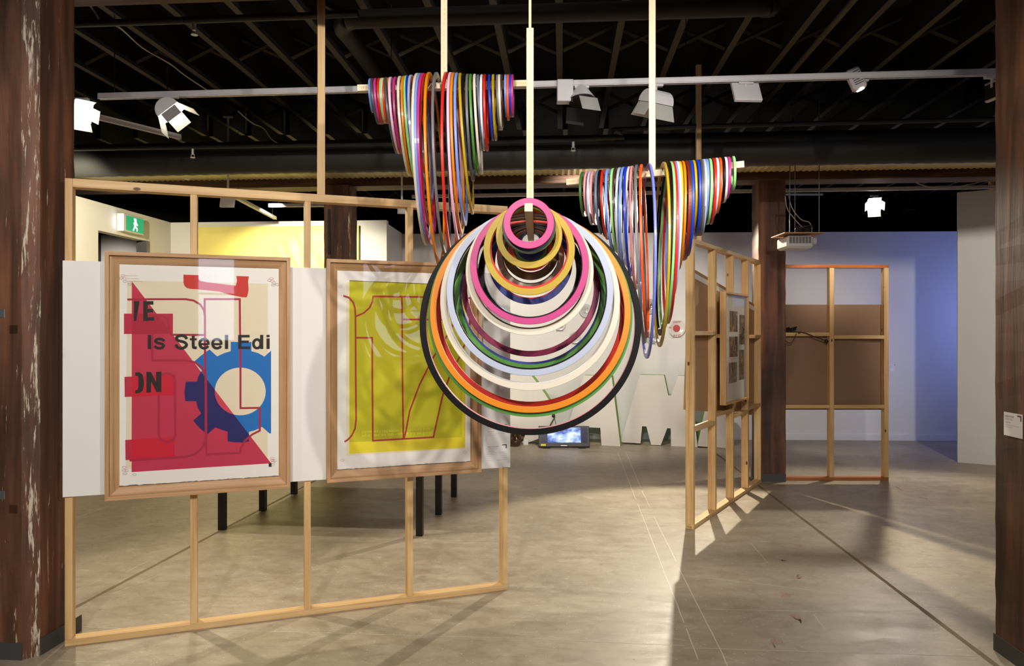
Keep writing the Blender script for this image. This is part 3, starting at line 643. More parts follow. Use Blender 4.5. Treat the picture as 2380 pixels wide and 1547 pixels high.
# second print
YG, YB, YE = (200, 194, 24), (236, 216, 36), (226, 220, 50)
shape(s2, 'cream_field', [c_(520, 372), c_(1580, 405), d_(1590, 548), d_(520, 614)], I, (240, 226, 190), lev=1)
shape(s2, 'yellow_field', [c_(549, 352), c_(1592, 395), d_(1590, 540), d_(549, 595)], I, YB, lev=2)
shape(s2, 'green_yellow_field', [c_(549, 352), c_(1562, 394), d_(1562, 445), d_(549, 492)], I, YG, lev=3)
line(s2, [c_(549, 356), c_(1562, 398)], .0035, (60, 58, 30), 4)
RL = (178, 50, 40); lw2 = .0098
line(s2, [c_(*p) for p in ((495, 492), (545, 508), (583, 550), (600, 605), (604, 680), (606, 1200))]+[d_(*p) for p in ((608, 100), (610, 285), (600, 370), (570, 432), (535, 470), (505, 488))], lw2, RL, 5)
line(s2, [c_(*p) for p in ((610, 676), (680, 645), (730, 600), (758, 545), (763, 497), (1000, 499), (1640, 512))], lw2, RL, 6)
line(s2, [c_(1022, 500), c_(1025, 1000), d_(1028, 100), d_(1035, 460)], lw2, RL, 7)
line(s2, [c_(1022, 704), c_(1400, 707), c_(1480, 760), c_(1450, 815), c_(1300, 1050), c_(1180, 1290), c_(1090, 1530), d_(1060, 380), d_(1040, 460)], lw2, RL, 8)
line(s2, [c_(1640, 512), c_(1625, 830), c_(1540, 1040), c_(1455, 1200), c_(1400, 1350), d_(1380, 100), d_(1304, 446), d_(760, 478), d_(757, 100), c_(755, 1200), c_(755, 869), c_(608, 868)], lw2, RL, 9)
for tx, (ax, ay), (bx_, by_) in (('community recreation 16th century style', (660, 425), (1275, 395)), ('what have we lost - where are we going?', (660, 458), (1298, 425))):
    x0, z0 = AP(*d_(ax, ay)); x1, _ = AP(*d_(bx_, by_))
    text_mesh('printed_words', tx, ink((238, 230, 60)), s2, Matrix.Translation((x0, -PY-.0008, z0+.003)), x1-x0, .0245)
for px, py in ((791, 666), (795, 1069), (1080, 1050)): regmark(s2, px, py, LC_)
# wall labels on the right end of the white board
LBL = plain('label_card', (236, 234, 232), .7)
def label_card(px0, px1, py0, py1, artist, label, org=OA, ang=AA, y=-.0135, group=None):
    x0, z1 = local(px0, py0, org, ang, y); x1, _ = local(px1, py0, org, ang, y); _, z0 = local(px0, py1, org, ang, y)
    e = thing('label_card', label, 'label', org+(0,) if len(org) == 2 else org, ang)
    box('card', x0, x1, y-.002, y-.0003, z0, z1, LBL, e); w, h = x1-x0, z1-z0
    dk = plain('label_ink', (84, 70, 76), .7); gy = plain('label_grey_ink', (150, 145, 148), .7)
    T_ = lambda tx, u, v, ww, hh, m: text_mesh('printed_words', tx, m, e, Matrix.Translation((x0+u*w, y-.0024, z0+v*h)), ww*w, hh*h)
    T_(artist, .06, .80, .5, .07, dk); T_('Born Melbourne, Victoria', .06, .73, .4, .04, gy); T_('Lives and works Melbourne', .06, .68, .45, .04, gy)
    T_('Woodcut, letterpress', .06, .55, .32, .05, dk); T_('screenprint on paper, painted timber', .06, .44, .8, .04, gy); T_('Courtesy the artist', .06, .36, .4, .04, gy)
    bm = bmesh.new(); bx(bm, x1-.26*w, x1-.05*w, y-.0026, y-.0022, z1-.12*h, z1-.06*h); bx(bm, x1-.1*w, x1-.05*w, y-.0026, y-.0022, z1-.3*h, z1-.12*h); fin('corner_mark', bm, dk, e)
    return e, (x0, x1, z0, z1)
OA2 = OA
label_card(1130, 1180, 985, 1028, 'EMILY FLOYD', 'small white label card on the board end, the upper of two')
e, (x0, x1, z0, z1) = label_card(1130, 1180, 1032, 1071, 'EMILY FLOYD', 'small white label card on the board end, the lower of two')
for k in range(5): text_mesh('printed_words', 'this work considers the workshop press and its history of public learning', plain('label_grey_ink', (150, 145, 148), .7), e, Matrix.Translation((x0+.04*(x1-x0), -.0159, z0+.012*k-.028+.03)), (x1-x0)*.9, .004)
# paper notice on the right column (its left face looks into the room)
cx0, cy0 = cB.location.x, cB.location.y; ca = YAW-PI/2
fx = Vector((cx0, cy0, 0))+BR @ Vector((-.18, .18, 0))
o_, _q = label_card(2334, 2377, 956, 1010, 'LARISSA KOSLOFF', 'white paper notice card pinned on the right column', (fx.x, fx.y), ca, -.0012)

# framed photographs on the angled partition
ob2 = (OB[0]+.837*.0, OB[1]-.549*.0)
e3 = thing('framed_photographs', 'pale wood frame holding five small photographs on a white mat', 'picture', OB+(0,), AB)
fx0, _ = local(1687, 674, OB, AB, -.055); fx1, _ = local(1741, 688, OB, AB, -.055)
moulding(e3, fx0, fx1, .965, 1.998, [(0, .0005), (0, .055), (.018, .055), (.02, .04), (.02, .0005)], MAPLE, MAPLE)
box('mat_board', fx0+.0205, fx1-.0205, -.03, -.02, .9855, 1.9775, PAPER, e3)
box('glass_pane', fx0+.0205, fx1-.0205, -.042, -.04, .9855, 1.9775, GLASS, e3)
def photo_mat(k):
    m, nt, b = nodes('photograph'); v = coords(nt, (8, 1, 3)); f = noise(nt, v, 2.2+k*.4, 5, .6, 1.2)
    nt.links.new(ramp(nt, f, [(.4, (26, 16, 12)), (.47, (96, 56, 36)), (.54, (206, 178, 140)), (.6, (50, 28, 20))] if k != 2 else [(.35, (40, 30, 26)), (.5, (150, 138, 130)), (.65, (190, 178, 168)), (.75, (70, 56, 50))]), b.inputs['Base Color']); return m
for k, (pa_, pb_, pc_, pd_) in enumerate(((1696, 1714, 722, 770.5), (1695, 1714, 782, 830), (1694, 1713, 843, 891), (1718.5, 1730.5, 731, 800.5), (1717.5, 1729.5, 813, 883))):
    x0, z1 = local(pa_, pc_, OB, AB, -.0305); x1, _ = local(pb_, pc_, OB, AB, -.0305); _, z0 = local(pa_, pd_, OB, AB, -.0305)
    box('photograph', x0, x1, -.0312, -.0302, z0, z1, photo_mat(k), e3)

# ---------------------------------------------------------------- ring mobiles
COL = {'light blue': (122, 152, 228), 'dark grey': (72, 70, 74), 'magenta': (190, 50, 132), 'pink': (192, 56, 126), 'red': (204, 32, 20), 'light green': (150, 222, 136), 'cream': (222, 212, 194),
       'orange red': (236, 84, 22), 'orange': (222, 132, 0), 'olive yellow': (184, 154, 24), 'yellow': (238, 186, 30), 'light pink': (236, 186, 214), 'dusty pink': (226, 150, 156), 'blue': (18, 56, 196),
       'navy blue': (44, 54, 140), 'pale blue grey': (178, 186, 208), 'grey': (108, 108, 112), 'slate': (98, 108, 132), 'green': (78, 142, 54), 'dark green': (58, 104, 40), 'black': (15, 13, 13), 'dark brown': (66, 44, 36),
       'crimson': (138, 28, 72), 'white': (232, 230, 230), 'brown': (134, 94, 26), 'tan': (206, 186, 162), 'dark red': (130, 26, 18), 'periwinkle': (110, 122, 214)}
RW, RT = .027, .0115
def ringmat(c):
    if c == 'black' and 'gloss_paint_black' not in _M:
        plain('gloss_paint_black', COL[c], .5, 0, .03, 0).node_tree.nodes['Principled BSDF'].inputs['Specular IOR Level'].default_value = .2
    return plain('gloss_paint_'+c.replace(' ', '_'), COL[c], .45, 0, .03, .1)
def ring_mesh(D, t):
    ro, ri, h, b = D/2, D/2-RW, t/2, .0014
    prof = [(ro-b, -h), (ro, -h+b), (ro, h-b), (ro-b, h), (ri+b, h), (ri, h-b), (ri, -h+b), (ri+b, -h)]
    n = 128 if D > .5 else (96 if D > .25 else 64); bm = bmesh.new(); R = []
    for i in range(n):
        a = 2*PI*i/n; R.append([bm.verts.new((x, r*math.cos(a), r*math.sin(a))) for r, x in prof])
    for i in range(n):
        A, B = R[i], R[(i+1) % n]
        for k in range(8): bm.faces.new((A[k], A[(k+1) % 8], B[(k+1) % 8], B[k]))
    return bm
ORD = ['', 'first', 'second', 'third', 'fourth', 'fifth', 'sixth', 'seventh', 'eighth', 'ninth', 'tenth', 'eleventh', 'twelfth', 'thirteenth', 'fourteenth', 'fifteenth', 'sixteenth', 'seventeenth', 'eighteenth', 'nineteenth', 'twentieth']
ORD += ['twenty-'+w_ for w_ in ORD[1:10]]+['thirtieth']+['thirty-'+w_ for w_ in ORD[1:10]]+['fortieth']+['forty-'+w_ for w_ in ORD[1:10]]
def place_ring(D, col, top, u, lean, yaw, label, group):
    """top: point on the bar's upper face; u: bar direction; lean turns the ring along the bar, yaw about the vertical"""
    o = fin('hanging_ring', ring_mesh(D, RT), ringmat(col), None)
    ax = Matrix.Rotation(yaw, 3, 'Z') @ Vector((u.x, u.y, 0)).normalized()
    x = (ax*math.cos(lean)+Vector((0, 0, math.sin(lean)))).normalized(); y = Vector((0, 0, 1)).cross(x).normalized(); z = x.cross(y)
    ri = D/2-RW; c = top - z*(math.sqrt(max(ri*ri-.016**2, 1e-5))-.0003)
    M = Matrix((x, y, z)).transposed().to_4x4(); M.translation = c; o.matrix_world = M
    return tag(o, label, 'ring', group)
BW = .032
def mobile_bar(p0, p1, label, post_to, rod=None, text=None, ptext=None):
    p0, p1 = Vector(p0), Vector(p1); d = p1-p0; L = d.length; u = d.normalized()
    e = newobj('hanging_bar', None); tag(e, label, 'hanging bar')
    x = u; y = Vector((0, 0, 1)).cross(x).normalized(); z = x.cross(y)
    M = Matrix((x, y, z)).transposed().to_4x4(); M.translation = p0; e.matrix_world = M
    box('cross_bar', 0, L, -BW/2, BW/2, -BW, 0, BARM, e, .0012)
    Mi = M.inverted() @ Matrix.Translation((p0+p1)/2) @ Matrix.Rotation(math.atan2(u.y, u.x), 4, 'Z')
    zt = post_to-(p0.z+p1.z)/2
    if rod:
        box('post', -BW/2, BW/2, -BW/2, BW/2, .001, rod[0], BARV, e, .0012, Mi); box('upper_rod', -rod[1]/2, rod[1]/2, -rod[1]/2, rod[1]/2, rod[0]+.0005, zt, BARV, e, 0, Mi)
    else: box('post', -BW/2, BW/2, -BW/2, BW/2, .001, zt, BARV, e, .0012, Mi)
    lt = plain('routed_letters', (214, 184, 134), .8)
    if text:
        for tx, s0, wdt in text: text_mesh('routed_lettering', tx, lt, e, Matrix.Translation((s0, -BW/2-.0007, -BW*.72)), wdt, BW*.5)
    if ptext:
        tx, zt0, ln, side = ptext          # reads downwards
        Mt = Mi @ (Matrix.Rotation(-PI/2, 4, 'Z') if side else Matrix.Identity(4)) @ Matrix.Translation((-.006, -BW/2-.0007, zt0)) @ Matrix.Rotation(PI/2, 4, 'Y')
        text_mesh('routed_lettering', tx, lt, e, Mt, ln, .013, 0, 0, 1.4)
    return p0, p1, u
def side_mobile(name, p0, p1, u, data, dx0, dx1, sc0, ox, oy, group):
    L = (p1-p0).length; n = len(data); k0 = u.y/u.x
    for i, (col, tx, bx2, by) in enumerate(data):
        px = ox+tx/sc0; k = (px-CX)/F
        s = (k*p0.y-p0.x)/(u.x-k*u.y); s = min(max(s, .01), L-.01)
        if abs(s-L/2) < BW/2+.008: s = L/2+(BW/2+.009)*(1 if s > L/2 else -1)
        top = p0+u*s; fr = s/L
        dx = dx0+(dx1-dx0)*fr if name == 'left' else (.29-.15*fr if fr < .46 else .11+.16*(fr-.46)); yaw = -math.atan(dx)-math.atan2(u.y, u.x)
        ax = Matrix.Rotation(yaw, 3, 'Z') @ Vector((u.x, u.y, 0)).normalized()
        qy = oy+by/sc0; qx = ox+bx2/sc0; lean = 0.0; zo = top.z+RW
        for _ in range(6):
            h_ = zo-(H-(qy-CY)*(top.y)/F); dxw = (qx-CX)*top.y/F-top.x
            lean = max(-.14, min(.14, math.atan2(dxw/max(.5, ax.x), h_))); D = h_/math.cos(lean)
        D = max(D, .12)
        a = data[i-1][0] if i else None; b = data[i+1][0] if i < n-1 else None
        size = 'small' if D < .3 else ('medium' if D < .62 else 'large')
        lab = f'{size} {col} ring on the {name} bar, {ORD[i+1]} from its left end'
        place_ring(D, col, top, u, lean, yaw, lab, group)
# left
pl0, pl1, ul = mobile_bar((-.780, 3.587, 2.869), (.092, 3.613, 2.903), 'pale timber T-shaped hanger carrying the left cluster of rings', 3.41,
    text=(('http:', .012, .062), ('collection', .68, .07), ('illism', .80, .06)), ptext=('specialitem/9876-abstract_lab', .62, .6, 0))
DL = [('light blue', 133, 145, 345), ('dark grey', 150, 185, 425), ('magenta', 172, 200, 425), ('red', 198, 215, 425), ('light green', 216, 228, 420), ('cream', 228, 236, 420), ('orange red', 240, 246, 422), ('dark grey', 254, 318, 635),
      ('olive yellow', 266, 300, 470), ('light pink', 285, 330, 635), ('magenta', 318, 350, 635), ('cream', 355, 405, 795), ('orange', 384, 420, 795), ('yellow', 394, 430, 760), ('light green', 402, 455, 840), ('blue', 412, 480, 845), ('pale blue grey', 436, 490, 965), ('orange red', 460, 520, 780), ('cream', 486, 525, 1295), ('light blue', 505, 540, 1290),
      ('magenta', 526, 555, 1290), ('red', 543, 545, 1150), ('orange', 572, 622, 1445), ('grey', 652, 668, 1380), ('red', 692, 715, 1400), ('light pink', 720, 762, 1285), ('orange', 740, 778, 1215), ('light blue', 762, 803, 1155), ('olive yellow', 786, 860, 1072), ('black', 810, 840, 960),
      ('grey', 834, 862, 835), ('green', 856, 892, 785), ('cream', 884, 925, 785), ('slate', 907, 935, 615), ('white', 932, 942, 615), ('red', 954, 966, 618), ('blue', 985, 1008, 542), ('olive yellow', 1013, 1028, 542), ('grey', 1042, 1056, 468), ('cream', 1056, 1068, 468), ('dark brown', 1072, 1075, 450), ('light blue', 1099, 1105, 375), ('orange red', 1117, 1117, 400), ('blue', 1133, 1133, 375), ('pink', 1149, 1149, 375)]
side_mobile('left', pl0, pl1, ul, DL, -.05, .04, 3.093, 820, 150, 'rings hanging on the left bar')
# right
pr0, pr1, ur = mobile_bar((.286, 3.72, 2.424), (1.137, 3.48, 2.4605), 'pale timber T-shaped hanger carrying the right cluster of rings', 3.41,
    text=(('http://w', .01, .085), ('.org/', .11, .05), ('org.ym/', .335, .06), ('co/0', .41, .05), ('.html', .825, .045)), ptext=('.'*60, .9, .85, 1))
DR = [('dark green', 175, 178, 475), ('dusty pink', 205, 205, 472), ('pale blue grey', 231, 233, 535), ('dusty pink', 250, 258, 535), ('slate', 287, 300, 603), ('black', 306, 330, 620), ('red', 325, 345, 640), ('light blue', 358, 388, 730), ('light green', 394, 415, 735), ('dark brown', 412, 420, 732), ('pale blue grey', 440, 440, 800),
      ('light blue', 466, 460, 830), ('blue', 489, 512, 905), ('cream', 508, 490, 840), ('dusty pink', 530, 550, 1000), ('grey', 563, 615, 1385), ('orange red', 596, 632, 1345), ('periwinkle', 655, 627, 1495), ('olive yellow', 738, 720, 1412), ('black', 770, 725, 1330), ('light green', 788, 748, 1290), ('red', 802, 780, 1245), ('light blue', 818, 800, 1100), ('white', 834, 815, 1050),
      ('yellow', 853, 835, 870), ('orange', 877, 858, 855), ('dark red', 905, 895, 790), ('dark brown', 916, 905, 785), ('blue', 932, 925, 758), ('olive yellow', 957, 960, 600), ('blue', 985, 985, 615), ('dark grey', 1006, 1000, 612), ('grey', 1020, 1015, 612), ('pale blue grey', 1030, 1022, 610), ('light blue', 1050, 1040, 530), ('light green', 1074, 1065, 532), ('red', 1102, 1092, 530), ('white', 1124, 1112, 470),
      ('orange red', 1146, 1135, 450), ('black', 1172, 1168, 380), ('white', 1188, 1185, 375), ('magenta', 1212, 1206, 345), ('light green', 1248, 1252, 287)]
side_mobile('right', pr0, pr1, ur, DR, .14, .19, 3.093, 1300, 350, 'rings hanging on the right bar')
# centre
pc0, pc1, uc = mobile_bar((.0642, 2.75, 2.1225), (.0988, 3.665, 2.1267), 'pale timber T-shaped hanger with its bar pointing at the viewer', 3.92, rod=(.867, .0115),
    ptext=('http://infoshop.org/page/lefts Guide/left_Field_Guide/So', .845, .81, 1))
DC = [(2.80, .200, 'pink'), (2.828, .213, 'dark grey'), (2.846, .214, 'light green'), (2.89, .270, 'olive yellow'), (2.925, .376, 'olive yellow'), (2.942, .366, 'red'), (2.972, .496, 'pink'), (2.99, .490, 'black'), (3.012, .542, 'cream'), (3.03, .536, 'brown'), (3.052, .716, 'pale blue grey'), (3.07, .710, 'black'), (3.09, .782, 'cream'), (3.106, .776, 'white'), (3.126, .883, 'orange'), (3.143, .903, 'green'), (3.160, .986, 'black'), (3.176, .984, 'dusty pink'), (3.252, .874, 'red'), (3.27, .704, 'green'), (3.285, .694, 'navy blue'), (3.306, .643, 'crimson'), (3.33, .49, 'black'), (3.345, .484, 'pale blue grey'), (3.37, .398, 'navy blue'), (3.388, .392, 'red'), (3.412, .325, 'tan'), (3.43, .32, 'black'), (3.466, .276, 'brown'), (3.482, .27, 'olive yellow'), (3.50, .262, 'pink'), (3.528, .226, 'orange red'), (3.545, .22, 'dark brown'), (3.56, .20, 'light green'), (3.585, .176, 'navy blue'), (3.604, .166, 'blue'), (3.622, .15, 'light blue'), (3.64, .15, 'grey')]
for i, (Y, D, col) in enumerate(DC):
    s = (Y-pc0.y)/uc.y; top = pc0+uc*s
    size = 'small' if D < .3 else ('medium' if D < .62 else 'large')
    place_ring(D, col, top, uc, 0, 0, f'{size} {col} ring on the centre bar, {ORD[i+1]} from the end nearest the viewer', 'rings hanging on the centre bar')

# ---------------------------------------------------------------- tables behind the left partition
t = thing('long_table', 'long table with six square black legs behind the left partition', 'table', (0, 0, 0))
legs = [(513, 1231.8), (608, 1187.4), (681, 1148.7), (974, 1246), (1018, 1196.2), (1054, 1155.2)]
L3 = [FL(*q) for q in legs]; ta = math.atan2(L3[5].x-L3[3].x, L3[5].y-L3[3].y)
for p in L3:
    M = Matrix.Translation(p) @ Matrix.Rotation(-ta, 4, 'Z'); box('leg', -.027, .027, 0, .054, 0, .62, BLACK, t, .002, M)
bm = bmesh.new(); ps = [L3[0], L3[3], L3[5], L3[2]]; cc = sum(ps, Vector())/4
ps = [cc+(p-cc)*1.04 for p in ps]; A = [bm.verts.new((p.x, p.y, .6205)) for p in ps]; B = [bm.verts.new((p.x, p.y, .66)) for p in ps]
for k in range(4): bm.faces.new((A[k], A[(k+1) % 4], B[(k+1) % 4], B[k]))
bm.faces.new(A); bm.faces.new(B); fin('table_top', bm, BLACK, t)

# ---------------------------------------------------------------- rear left: exit sign, yellow artwork
ey = toW((-4.80, 8.72, 0)).y; ex = cl.x
es = thing('exit_sign', 'lit green running man exit sign above the doorway on the left wall', 'sign', W(ex, ey), YAW)
zc = 3.0-.03
box('case', .001, .09, -.08, .34, zc-.11, zc+.11, plain('sign_case', (210, 210, 206), .4), es, .006)
box('green_panel', .091, .094, -.03, .33, zc-.09, zc+.09, emis('exit_green', (20, 150, 96), 1.3), es)
bm = bmesh.new()
for (u, v, a, b) in ((.13, .035, .03, .03),): 
    pts = [(.5*.0+u_, v_) for u_, v_ in ((.10, -.075), (.13, -.02), (.115, .02), (.14, .03), (.12, .075), (.17, .075), (.175, .03), (.205, .0), (.195, -.01), (.165, .01), (.165, -.02), (.20, -.045), (.19, -.08), (.175, -.075), (.18, -.05), (.145, -.035), (.12, -.08))]
    slab(bm, [(y_, z_) for y_, z_ in pts], 0, .001)
for v in bm.verts: v.co = Vector((.0945+v.co.y, v.co.x, zc+v.co.z))
fin('running_figure', bm, emis('exit_white', (235, 255, 245), 4), es)
box('edge_glow_panel', .03, .091, -.085, -.081, zc-.09, zc+.09, emis('exit_edge', (230, 240, 255), 5), es)
ya = newobj('yellow_artwork', None); tag(ya, 'pale yellow sheet artwork with creases on the rear left wall', 'artwork'); ya.location = (-4.73, 9.84, 0); ya.rotation_euler.z = math.atan2(-.2115, 3.03)
bm = bmesh.new(); nx, nz = 70, 40; x0, x1, z0, z1 = .36, 2.66, 1.1, 3.08; G = []
import mathutils
for j in range(nz+1):
    for i in range(nx+1):
        x = x0+(x1-x0)*i/nx; z = z0+(z1-z0)*j/nz
        cr = max(0, 1-((x-2.05)**2+(z-2.35)**2)/.6)
        y = -.03-.035*cr*abs(mathutils.noise.noise(Vector((x*6+z*3, z*2.2-x, 0))))*2
        G.append(bm.verts.new((x, y, z)))
for j in range(nz):
    for i in range(nx): a = j*(nx+1)+i; bm.faces.new((G[a], G[a+1], G[a+nx+2], G[a+nx+1]))
fin('creased_sheet', bm, plain('yellow_sheet', (240, 222, 120), .5), ya, True)
box('backing', x0, x1, -.012, -.002, z0, z1, plain('yellow_backing', (214, 196, 96), .6), ya)
o = box('cable_conduit', -.012, .012, -.012, .012, 0, .5, BLACK); o.location = P(765, 590, 7.95); tag(o, 'short black conduit on the column between the framed prints', 'conduit')

# ---------------------------------------------------------------- back wall: plates, letters, monitor, projector
PLG = plain('plate_glass_grey', (196, 198, 192), .15, 0, .05, .6)
def plate(px, py, rpx, label, rim, centre=None, texts=(), Y=10.8):
    c = P(px, py, Y); c.y = 10.97-.0329*(c.x+1.75)-.002; c = Vector((c.x, c.y, H-(py-CY)*c.y/F)); r = rpx*c.y/F
    e = thing('wall_plate', label, 'plate', c, 0)
    bm = bmesh.new(); seg = 36; prof = [(0.001, -.012), (.55*r, -.012), (.62*r, -.02), (r*.97, -.034), (r, -.032), (r*.97, -.026), (.6*r, -.008), (.001, -.004)]
    R = [[bm.verts.new((q*math.cos(2*PI*k/seg), yy, q*math.sin(2*PI*k/seg))) for k in range(seg)] for q, yy in prof]
    for A, B in zip(R, R[1:]):
        for k in range(seg): bm.faces.new((A[k], A[(k+1) % seg], B[(k+1) % seg], B[k]))
    fin('dish', bm, rim, e, True)
    if centre: bm = bmesh.new(); cyl(bm, (0, -.0125, 0), (0, -.014, 0), centre[0]*r, 30); fin('painted_disc', bm, centre[1], e)
    for tx, u, v, ww, hh, m in texts: text_mesh('painted_word', tx, m, e, Matrix.Translation((u*r, -.036 if abs(u+ww/2) > .5 or abs(v) > .55 else -.0145, v*r)), ww*r, hh*r)
    bm = bmesh.new()
    for sx in (-.5, .5): tube(bm, [(sx*r, -.002, -.95*r), (sx*r, -.05, -1.0*r), (sx*r, -.05, -.85*r)], .004, 5)
    fin('wire_holder', bm, SILV, e); return e
gi = plain('plate_grey_ink', (120, 120, 116), .6); ri_ = plain('plate_red_ink', (186, 70, 70), .6); bi = plain('plate_black_ink', (30, 30, 34), .5)
plate(1363, 722, 16, 'pale round wall plate with the words LET GO!', PLG, None, (('LET', -.45, .05, .8, .35, gi), ('GO!', -.35, -.42, .75, .32, gi)))
plate(1302, 754, 14, 'red round wall plate with a green spot', PLG, (.78, plain('plate_red', (190, 24, 26), .35)), (('e', -.4, -.5, .3, .35, plain('plate_green', (96, 180, 50), .4)),))
plate(1337, 784, 14, 'round wall plate with black lettering behind the centre rings', PLG, None, (('FUR', -.75, -.1, .8, .45, bi), ('A', .0, .5, .3, .3, bi)))
plate(1509, 712, 18, 'grey round wall plate with a hash sign', plain('plate_grey', (178, 176, 170), .25, 0, .05, .5), None, (('#', -.45, -.4, .9, .85, bi),))
plate(1515, 784, 14, 'round wall plate with dense black pattern below the hash plate', PLG, None, (('YOUR', -.5, .2, 1.0, .3, bi), ('BOOB', -.6, -.15, 1.2, .32, bi), ('WILL', -.5, -.75, 1.0, .3, bi)))
plate(1573, 763, 20, 'round wall plate with a red centre and letters DAMP on its rim', plain('plate_cream', (220, 214, 204), .25, 0, .03, .5), (.42, ri_), (('DAMP', -.45, .68, .95, .2, ri_), ('MA', -.95, .0, .3, .2, ri_), ('AMP', -.45, -.9, .9, .2, ri_)))
GRN = plain('letter_green_edge', (132, 176, 84), .6); LW = plain('letter_white_card', (222, 216, 206), .7, 0, .06)
l_ = lambda x, y: (1160+x/4.072, 680+y/4.072)
def letter(name, pix, Y, th, label, lean=0, holes=(), rz=-.3):
    c = P(sum(p[0] for p in pix)/len(pix), 1022, Y); c.z = 0
    e = thing(name, label, 'letter', c, rz)
    q = lambda px, py: ((px-CX)*Y/F-c.x, H-(py-CY)*Y/F)
    pts = [q(*p) for p in pix]; zm = min(p[1] for p in pts); pts = [(x, z-zm+.002) for x, z in pts]; hs = [[(q(*p)[0], q(*p)[1]-zm+.002) for p in h] for h in holes]
    bm = bmesh.new(); slab(bm, pts, .004, th, hs); fin('block', bm, GRN, e)
    bm = bmesh.new(); slab(bm, pts, 0, .0035, hs); fin('face_card', bm, LW, e); return e
letter('block_letter_a', [l_(*p) for p in ((800, 738), (1065, 738), (1148, 1396), (970, 1396), (958, 1230), (835, 1230), (770, 1396), (592, 1396))], 10.25, .16, 'white block letter A leaning at the back wall behind the monitor', holes=([l_(940, 995), l_(925, 1045), l_(958, 1045)],))
letter('block_letter_m', [l_(*p) for p in ((1335, 745), (1560, 745), (1600, 935), (1625, 935), (1690, 748), (1800, 748), (1868, 1412), (1625, 1412), (1622, 1245), (1590, 1245), (1530, 1408), (1440, 1408), (1395, 1235), (1355, 1235), (1340, 1400), (1152, 1396))], 10.2, .16, 'white block letter M at the back wall beside the angled partition')
letter('block_letter_d', [l_(*p) for p in ((-120, 745), (300, 745), (395, 860), (495, 1005), (520, 1150), (420, 1330), (250, 1396), (-120, 1396))], 10.4, .14, 'large white block letter D at the back wall behind the centre rings')
letter('block_letter_p', [(1646, 905), (1680, 905), (1700, 940), (1690, 985), (1686, 1030), (1622, 1027)], 10.0, .16, 'white block letter P with green side, seen through the angled partition', rz=-.1)
mo = thing('monitor', 'black television monitor tilted on the floor by the back wall', 'monitor', P(1312, 1030, 9.95).xy.to_3d(), 0)
M = Matrix.Translation((0, .03, .02)) @ Matrix.Rotation(-.35, 4, 'X')
box('casing', -.36, .36, 0, .05, 0, .30, BLACK, mo, .006, M); box('base_foot', -.3, -.2, 0, .22, .001, .019, BLACK, mo); box('base_foot', .2, .3, 0, .22, .001, .019, BLACK, mo)
box('side_screen', -.325, .325, -.002, -.0005, .06, .275, plain('dim_blue_screen', (26, 30, 74), .25), mo, 0, M)
m, nt, b = nodes('cloud_screen'); v = coords(nt, (3, 1, 4)); f = noise(nt, v, 1.6, 5); b.inputs['Base Color'].default_value = (0, 0, 0, 1)
nt.links.new(ramp(nt, f, [(.38, (60, 84, 170)), (.5, (170, 200, 245)), (.58, (236, 244, 255))]), b.inputs['Emission Color']); b.inputs['Emission Strength'].default_value = 1.2
box('screen', -.235, .235, -.004, -.0025, .06, .275, m, mo, 0, M)
box('yellow_sticker', -.33, -.26, -.002, -.0005, .012, .042, plain('sticker_yellow', (222, 190, 30), .5), mo, 0, M); box('badge', -.05, .04, -.002, -.0005, .014, .024, SILV, mo, 0, M)
bm = bmesh.new(); a = P(1286, 966, 10.15); bb = P(1292, 985, 10.05)
bmesh.ops.create_uvsphere(bm, u_segments=16, v_segments=10, radius=.024, matrix=Matrix.Translation(a)); tube(bm, [a, a.lerp(bb, .5)+Vector((.004, 0, 0)), bb], .004, 6)
tag(fin('desk_microphone', bm, BLACK, None, True), 'small black ball on a thin stalk above the monitor', 'microphone')
q = P(1222, 1033, 10.3); q.z = 0; o = box('white_cube', -.035, .035, -.035, .035, 0, .075, WBOARD, None, .003); o.location = q; tag(o, 'small white cube on the floor left of the monitor', 'cube')
bm = bmesh.new(); bmesh.ops.create_icosphere(bm, subdivisions=4, radius=.14)
for v in bm.verts:
    nn = mathutils.noise.noise(v.co*14); v.co *= 1+.35*nn; v.co.z = max(v.co.z*.9+.125, .001)
o = fin('crumpled_foil', bm, plain('bronze_foil', (120, 98, 76), .2, .9, .4), None); o.location = P(1196, 1030, 10.2).xy.to_3d(); tag(o, 'crumpled shiny foil bundle on the floor beside the white cube', 'foil bundle')
# projector on its hanging shelf
pj = thing('projector', 'white ceiling projector hanging under a shelf beside the column', 'projector', P(1850, 562, 7.0), 0)
box('body', -.14, .12, -.14, .14, -.075, .045, TRACKW, pj, .02); bm = bmesh.new(); cyl(bm, (.1, -.06, .0), (.165, -.06, .0), .035, 20); fin('lens_barrel', bm, TRACKW, pj)
for k in range(7): box('vent_slat', -.12+k*.031, -.095+k*.031, -.1425, -.1405, -.03, .035, plain('vent_grey', (120, 116, 112), .5), pj)
sh = thing('projector_shelf', 'thin hanging shelf with threaded rods above the projector', 'shelf', P(1850, 562, 7.0), 0)
box('shelf_board', -.18, .2, -.18, .18, .062, .072, MDF, sh)
bm = bmesh.new()
for x, y in ((-.10, -.1), (.185, -.1), (.05, .15)): cyl(bm, (x, y, .0725), (x, y, 1.35), .005, 6)
fin('threaded_rods', bm, GREYW, sh); box('cross_tie', -.14, .22, -.108, -.092, .44, .456, GREYW, sh)
bm = bmesh.new(); z9 = Vector((0, -.02, 0))
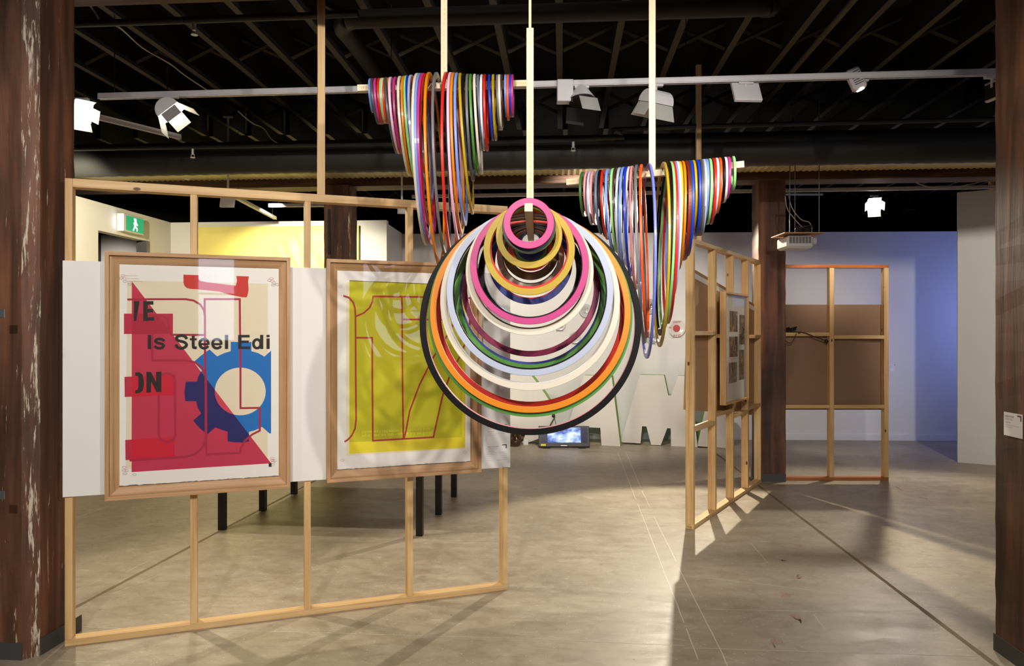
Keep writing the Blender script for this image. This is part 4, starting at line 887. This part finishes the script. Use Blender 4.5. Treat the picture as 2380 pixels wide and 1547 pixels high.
tube(bm, smoothpts([P(1825, 455, 6.95), P(1830, 485, 6.95), P(1848, 510, 6.95), P(1863, 526, 6.95), P(1880, 542, 6.95)], 5), .004, 6)
tube(bm, smoothpts([P(1833, 455, 6.95), P(1842, 485, 6.95), P(1862, 510, 6.95), P(1880, 516, 6.95), P(1887, 530, 6.95), P(1886, 540, 6.95)], 5), .004, 6)
tag(fin('cable_drop', bm, plain('cream_cable', (180, 168, 140), .5), None, True), 'pale cables looping down to the projector shelf', 'cable')
bm = bmesh.new(); r = random.Random(5); c0 = P(1868, 536, 6.95)
for k in range(7): tube(bm, smoothpts([c0+Vector((r.uniform(-.08, .09), r.uniform(-.04, .04), r.uniform(-.01, .05))) for _ in range(6)], 4), .004, 5)
tag(fin('cable_bundle', bm, BLACK, None, True), 'tangled dark cable bundle lying on the projector shelf', 'cable')
bm = bmesh.new(); tube(bm, smoothpts([P(2130, 425, 7.7), P(2160, 434, 7.7), P(2200, 436, 7.7), P(2260, 427, 7.7), P(2300, 415, 7.7)], 5), .005, 6)
tag(fin('slack_cable', bm, plain('cream_cable', (180, 168, 140), .5), None, True), 'slack pale cable drooping under the long beam at right', 'cable')
bm = bmesh.new(); tube(bm, smoothpts([P(205, 8, 4.7), P(222, 30, 4.7), P(240, 58, 4.7), P(275, 62, 4.7), P(330, 110, 5.4), P(395, 148, 5.6), P(430, 175, 5.9), P(490, 215, 6.1)], 5), .006, 6)
tube(bm, smoothpts([P(553, 258, 6.5), P(585, 285, 6.6), P(612, 298, 6.7), P(630, 322, 6.6), P(650, 336, 6.5)], 5), .006, 6)
tag(fin('joist_cable', bm, plain('white_cable', (190, 184, 170), .5), None, True), 'thin white cable running along a joist at upper left', 'cable')
o = box('timber_offcut', 0, .045, 0, .05, 3.36, 3.56, PV); o.location = P(2303, 437, 8.6).xy.to_3d(); tag(o, 'short pine block on top of the white end wall', 'timber block')
# label by the far partition
label_card(2068, 2080, 846, 862, 'ARTIST', 'tiny label card on the blue lit back wall', (-1.75, 10.97), math.atan2(-.37, 11.25), -.0012)
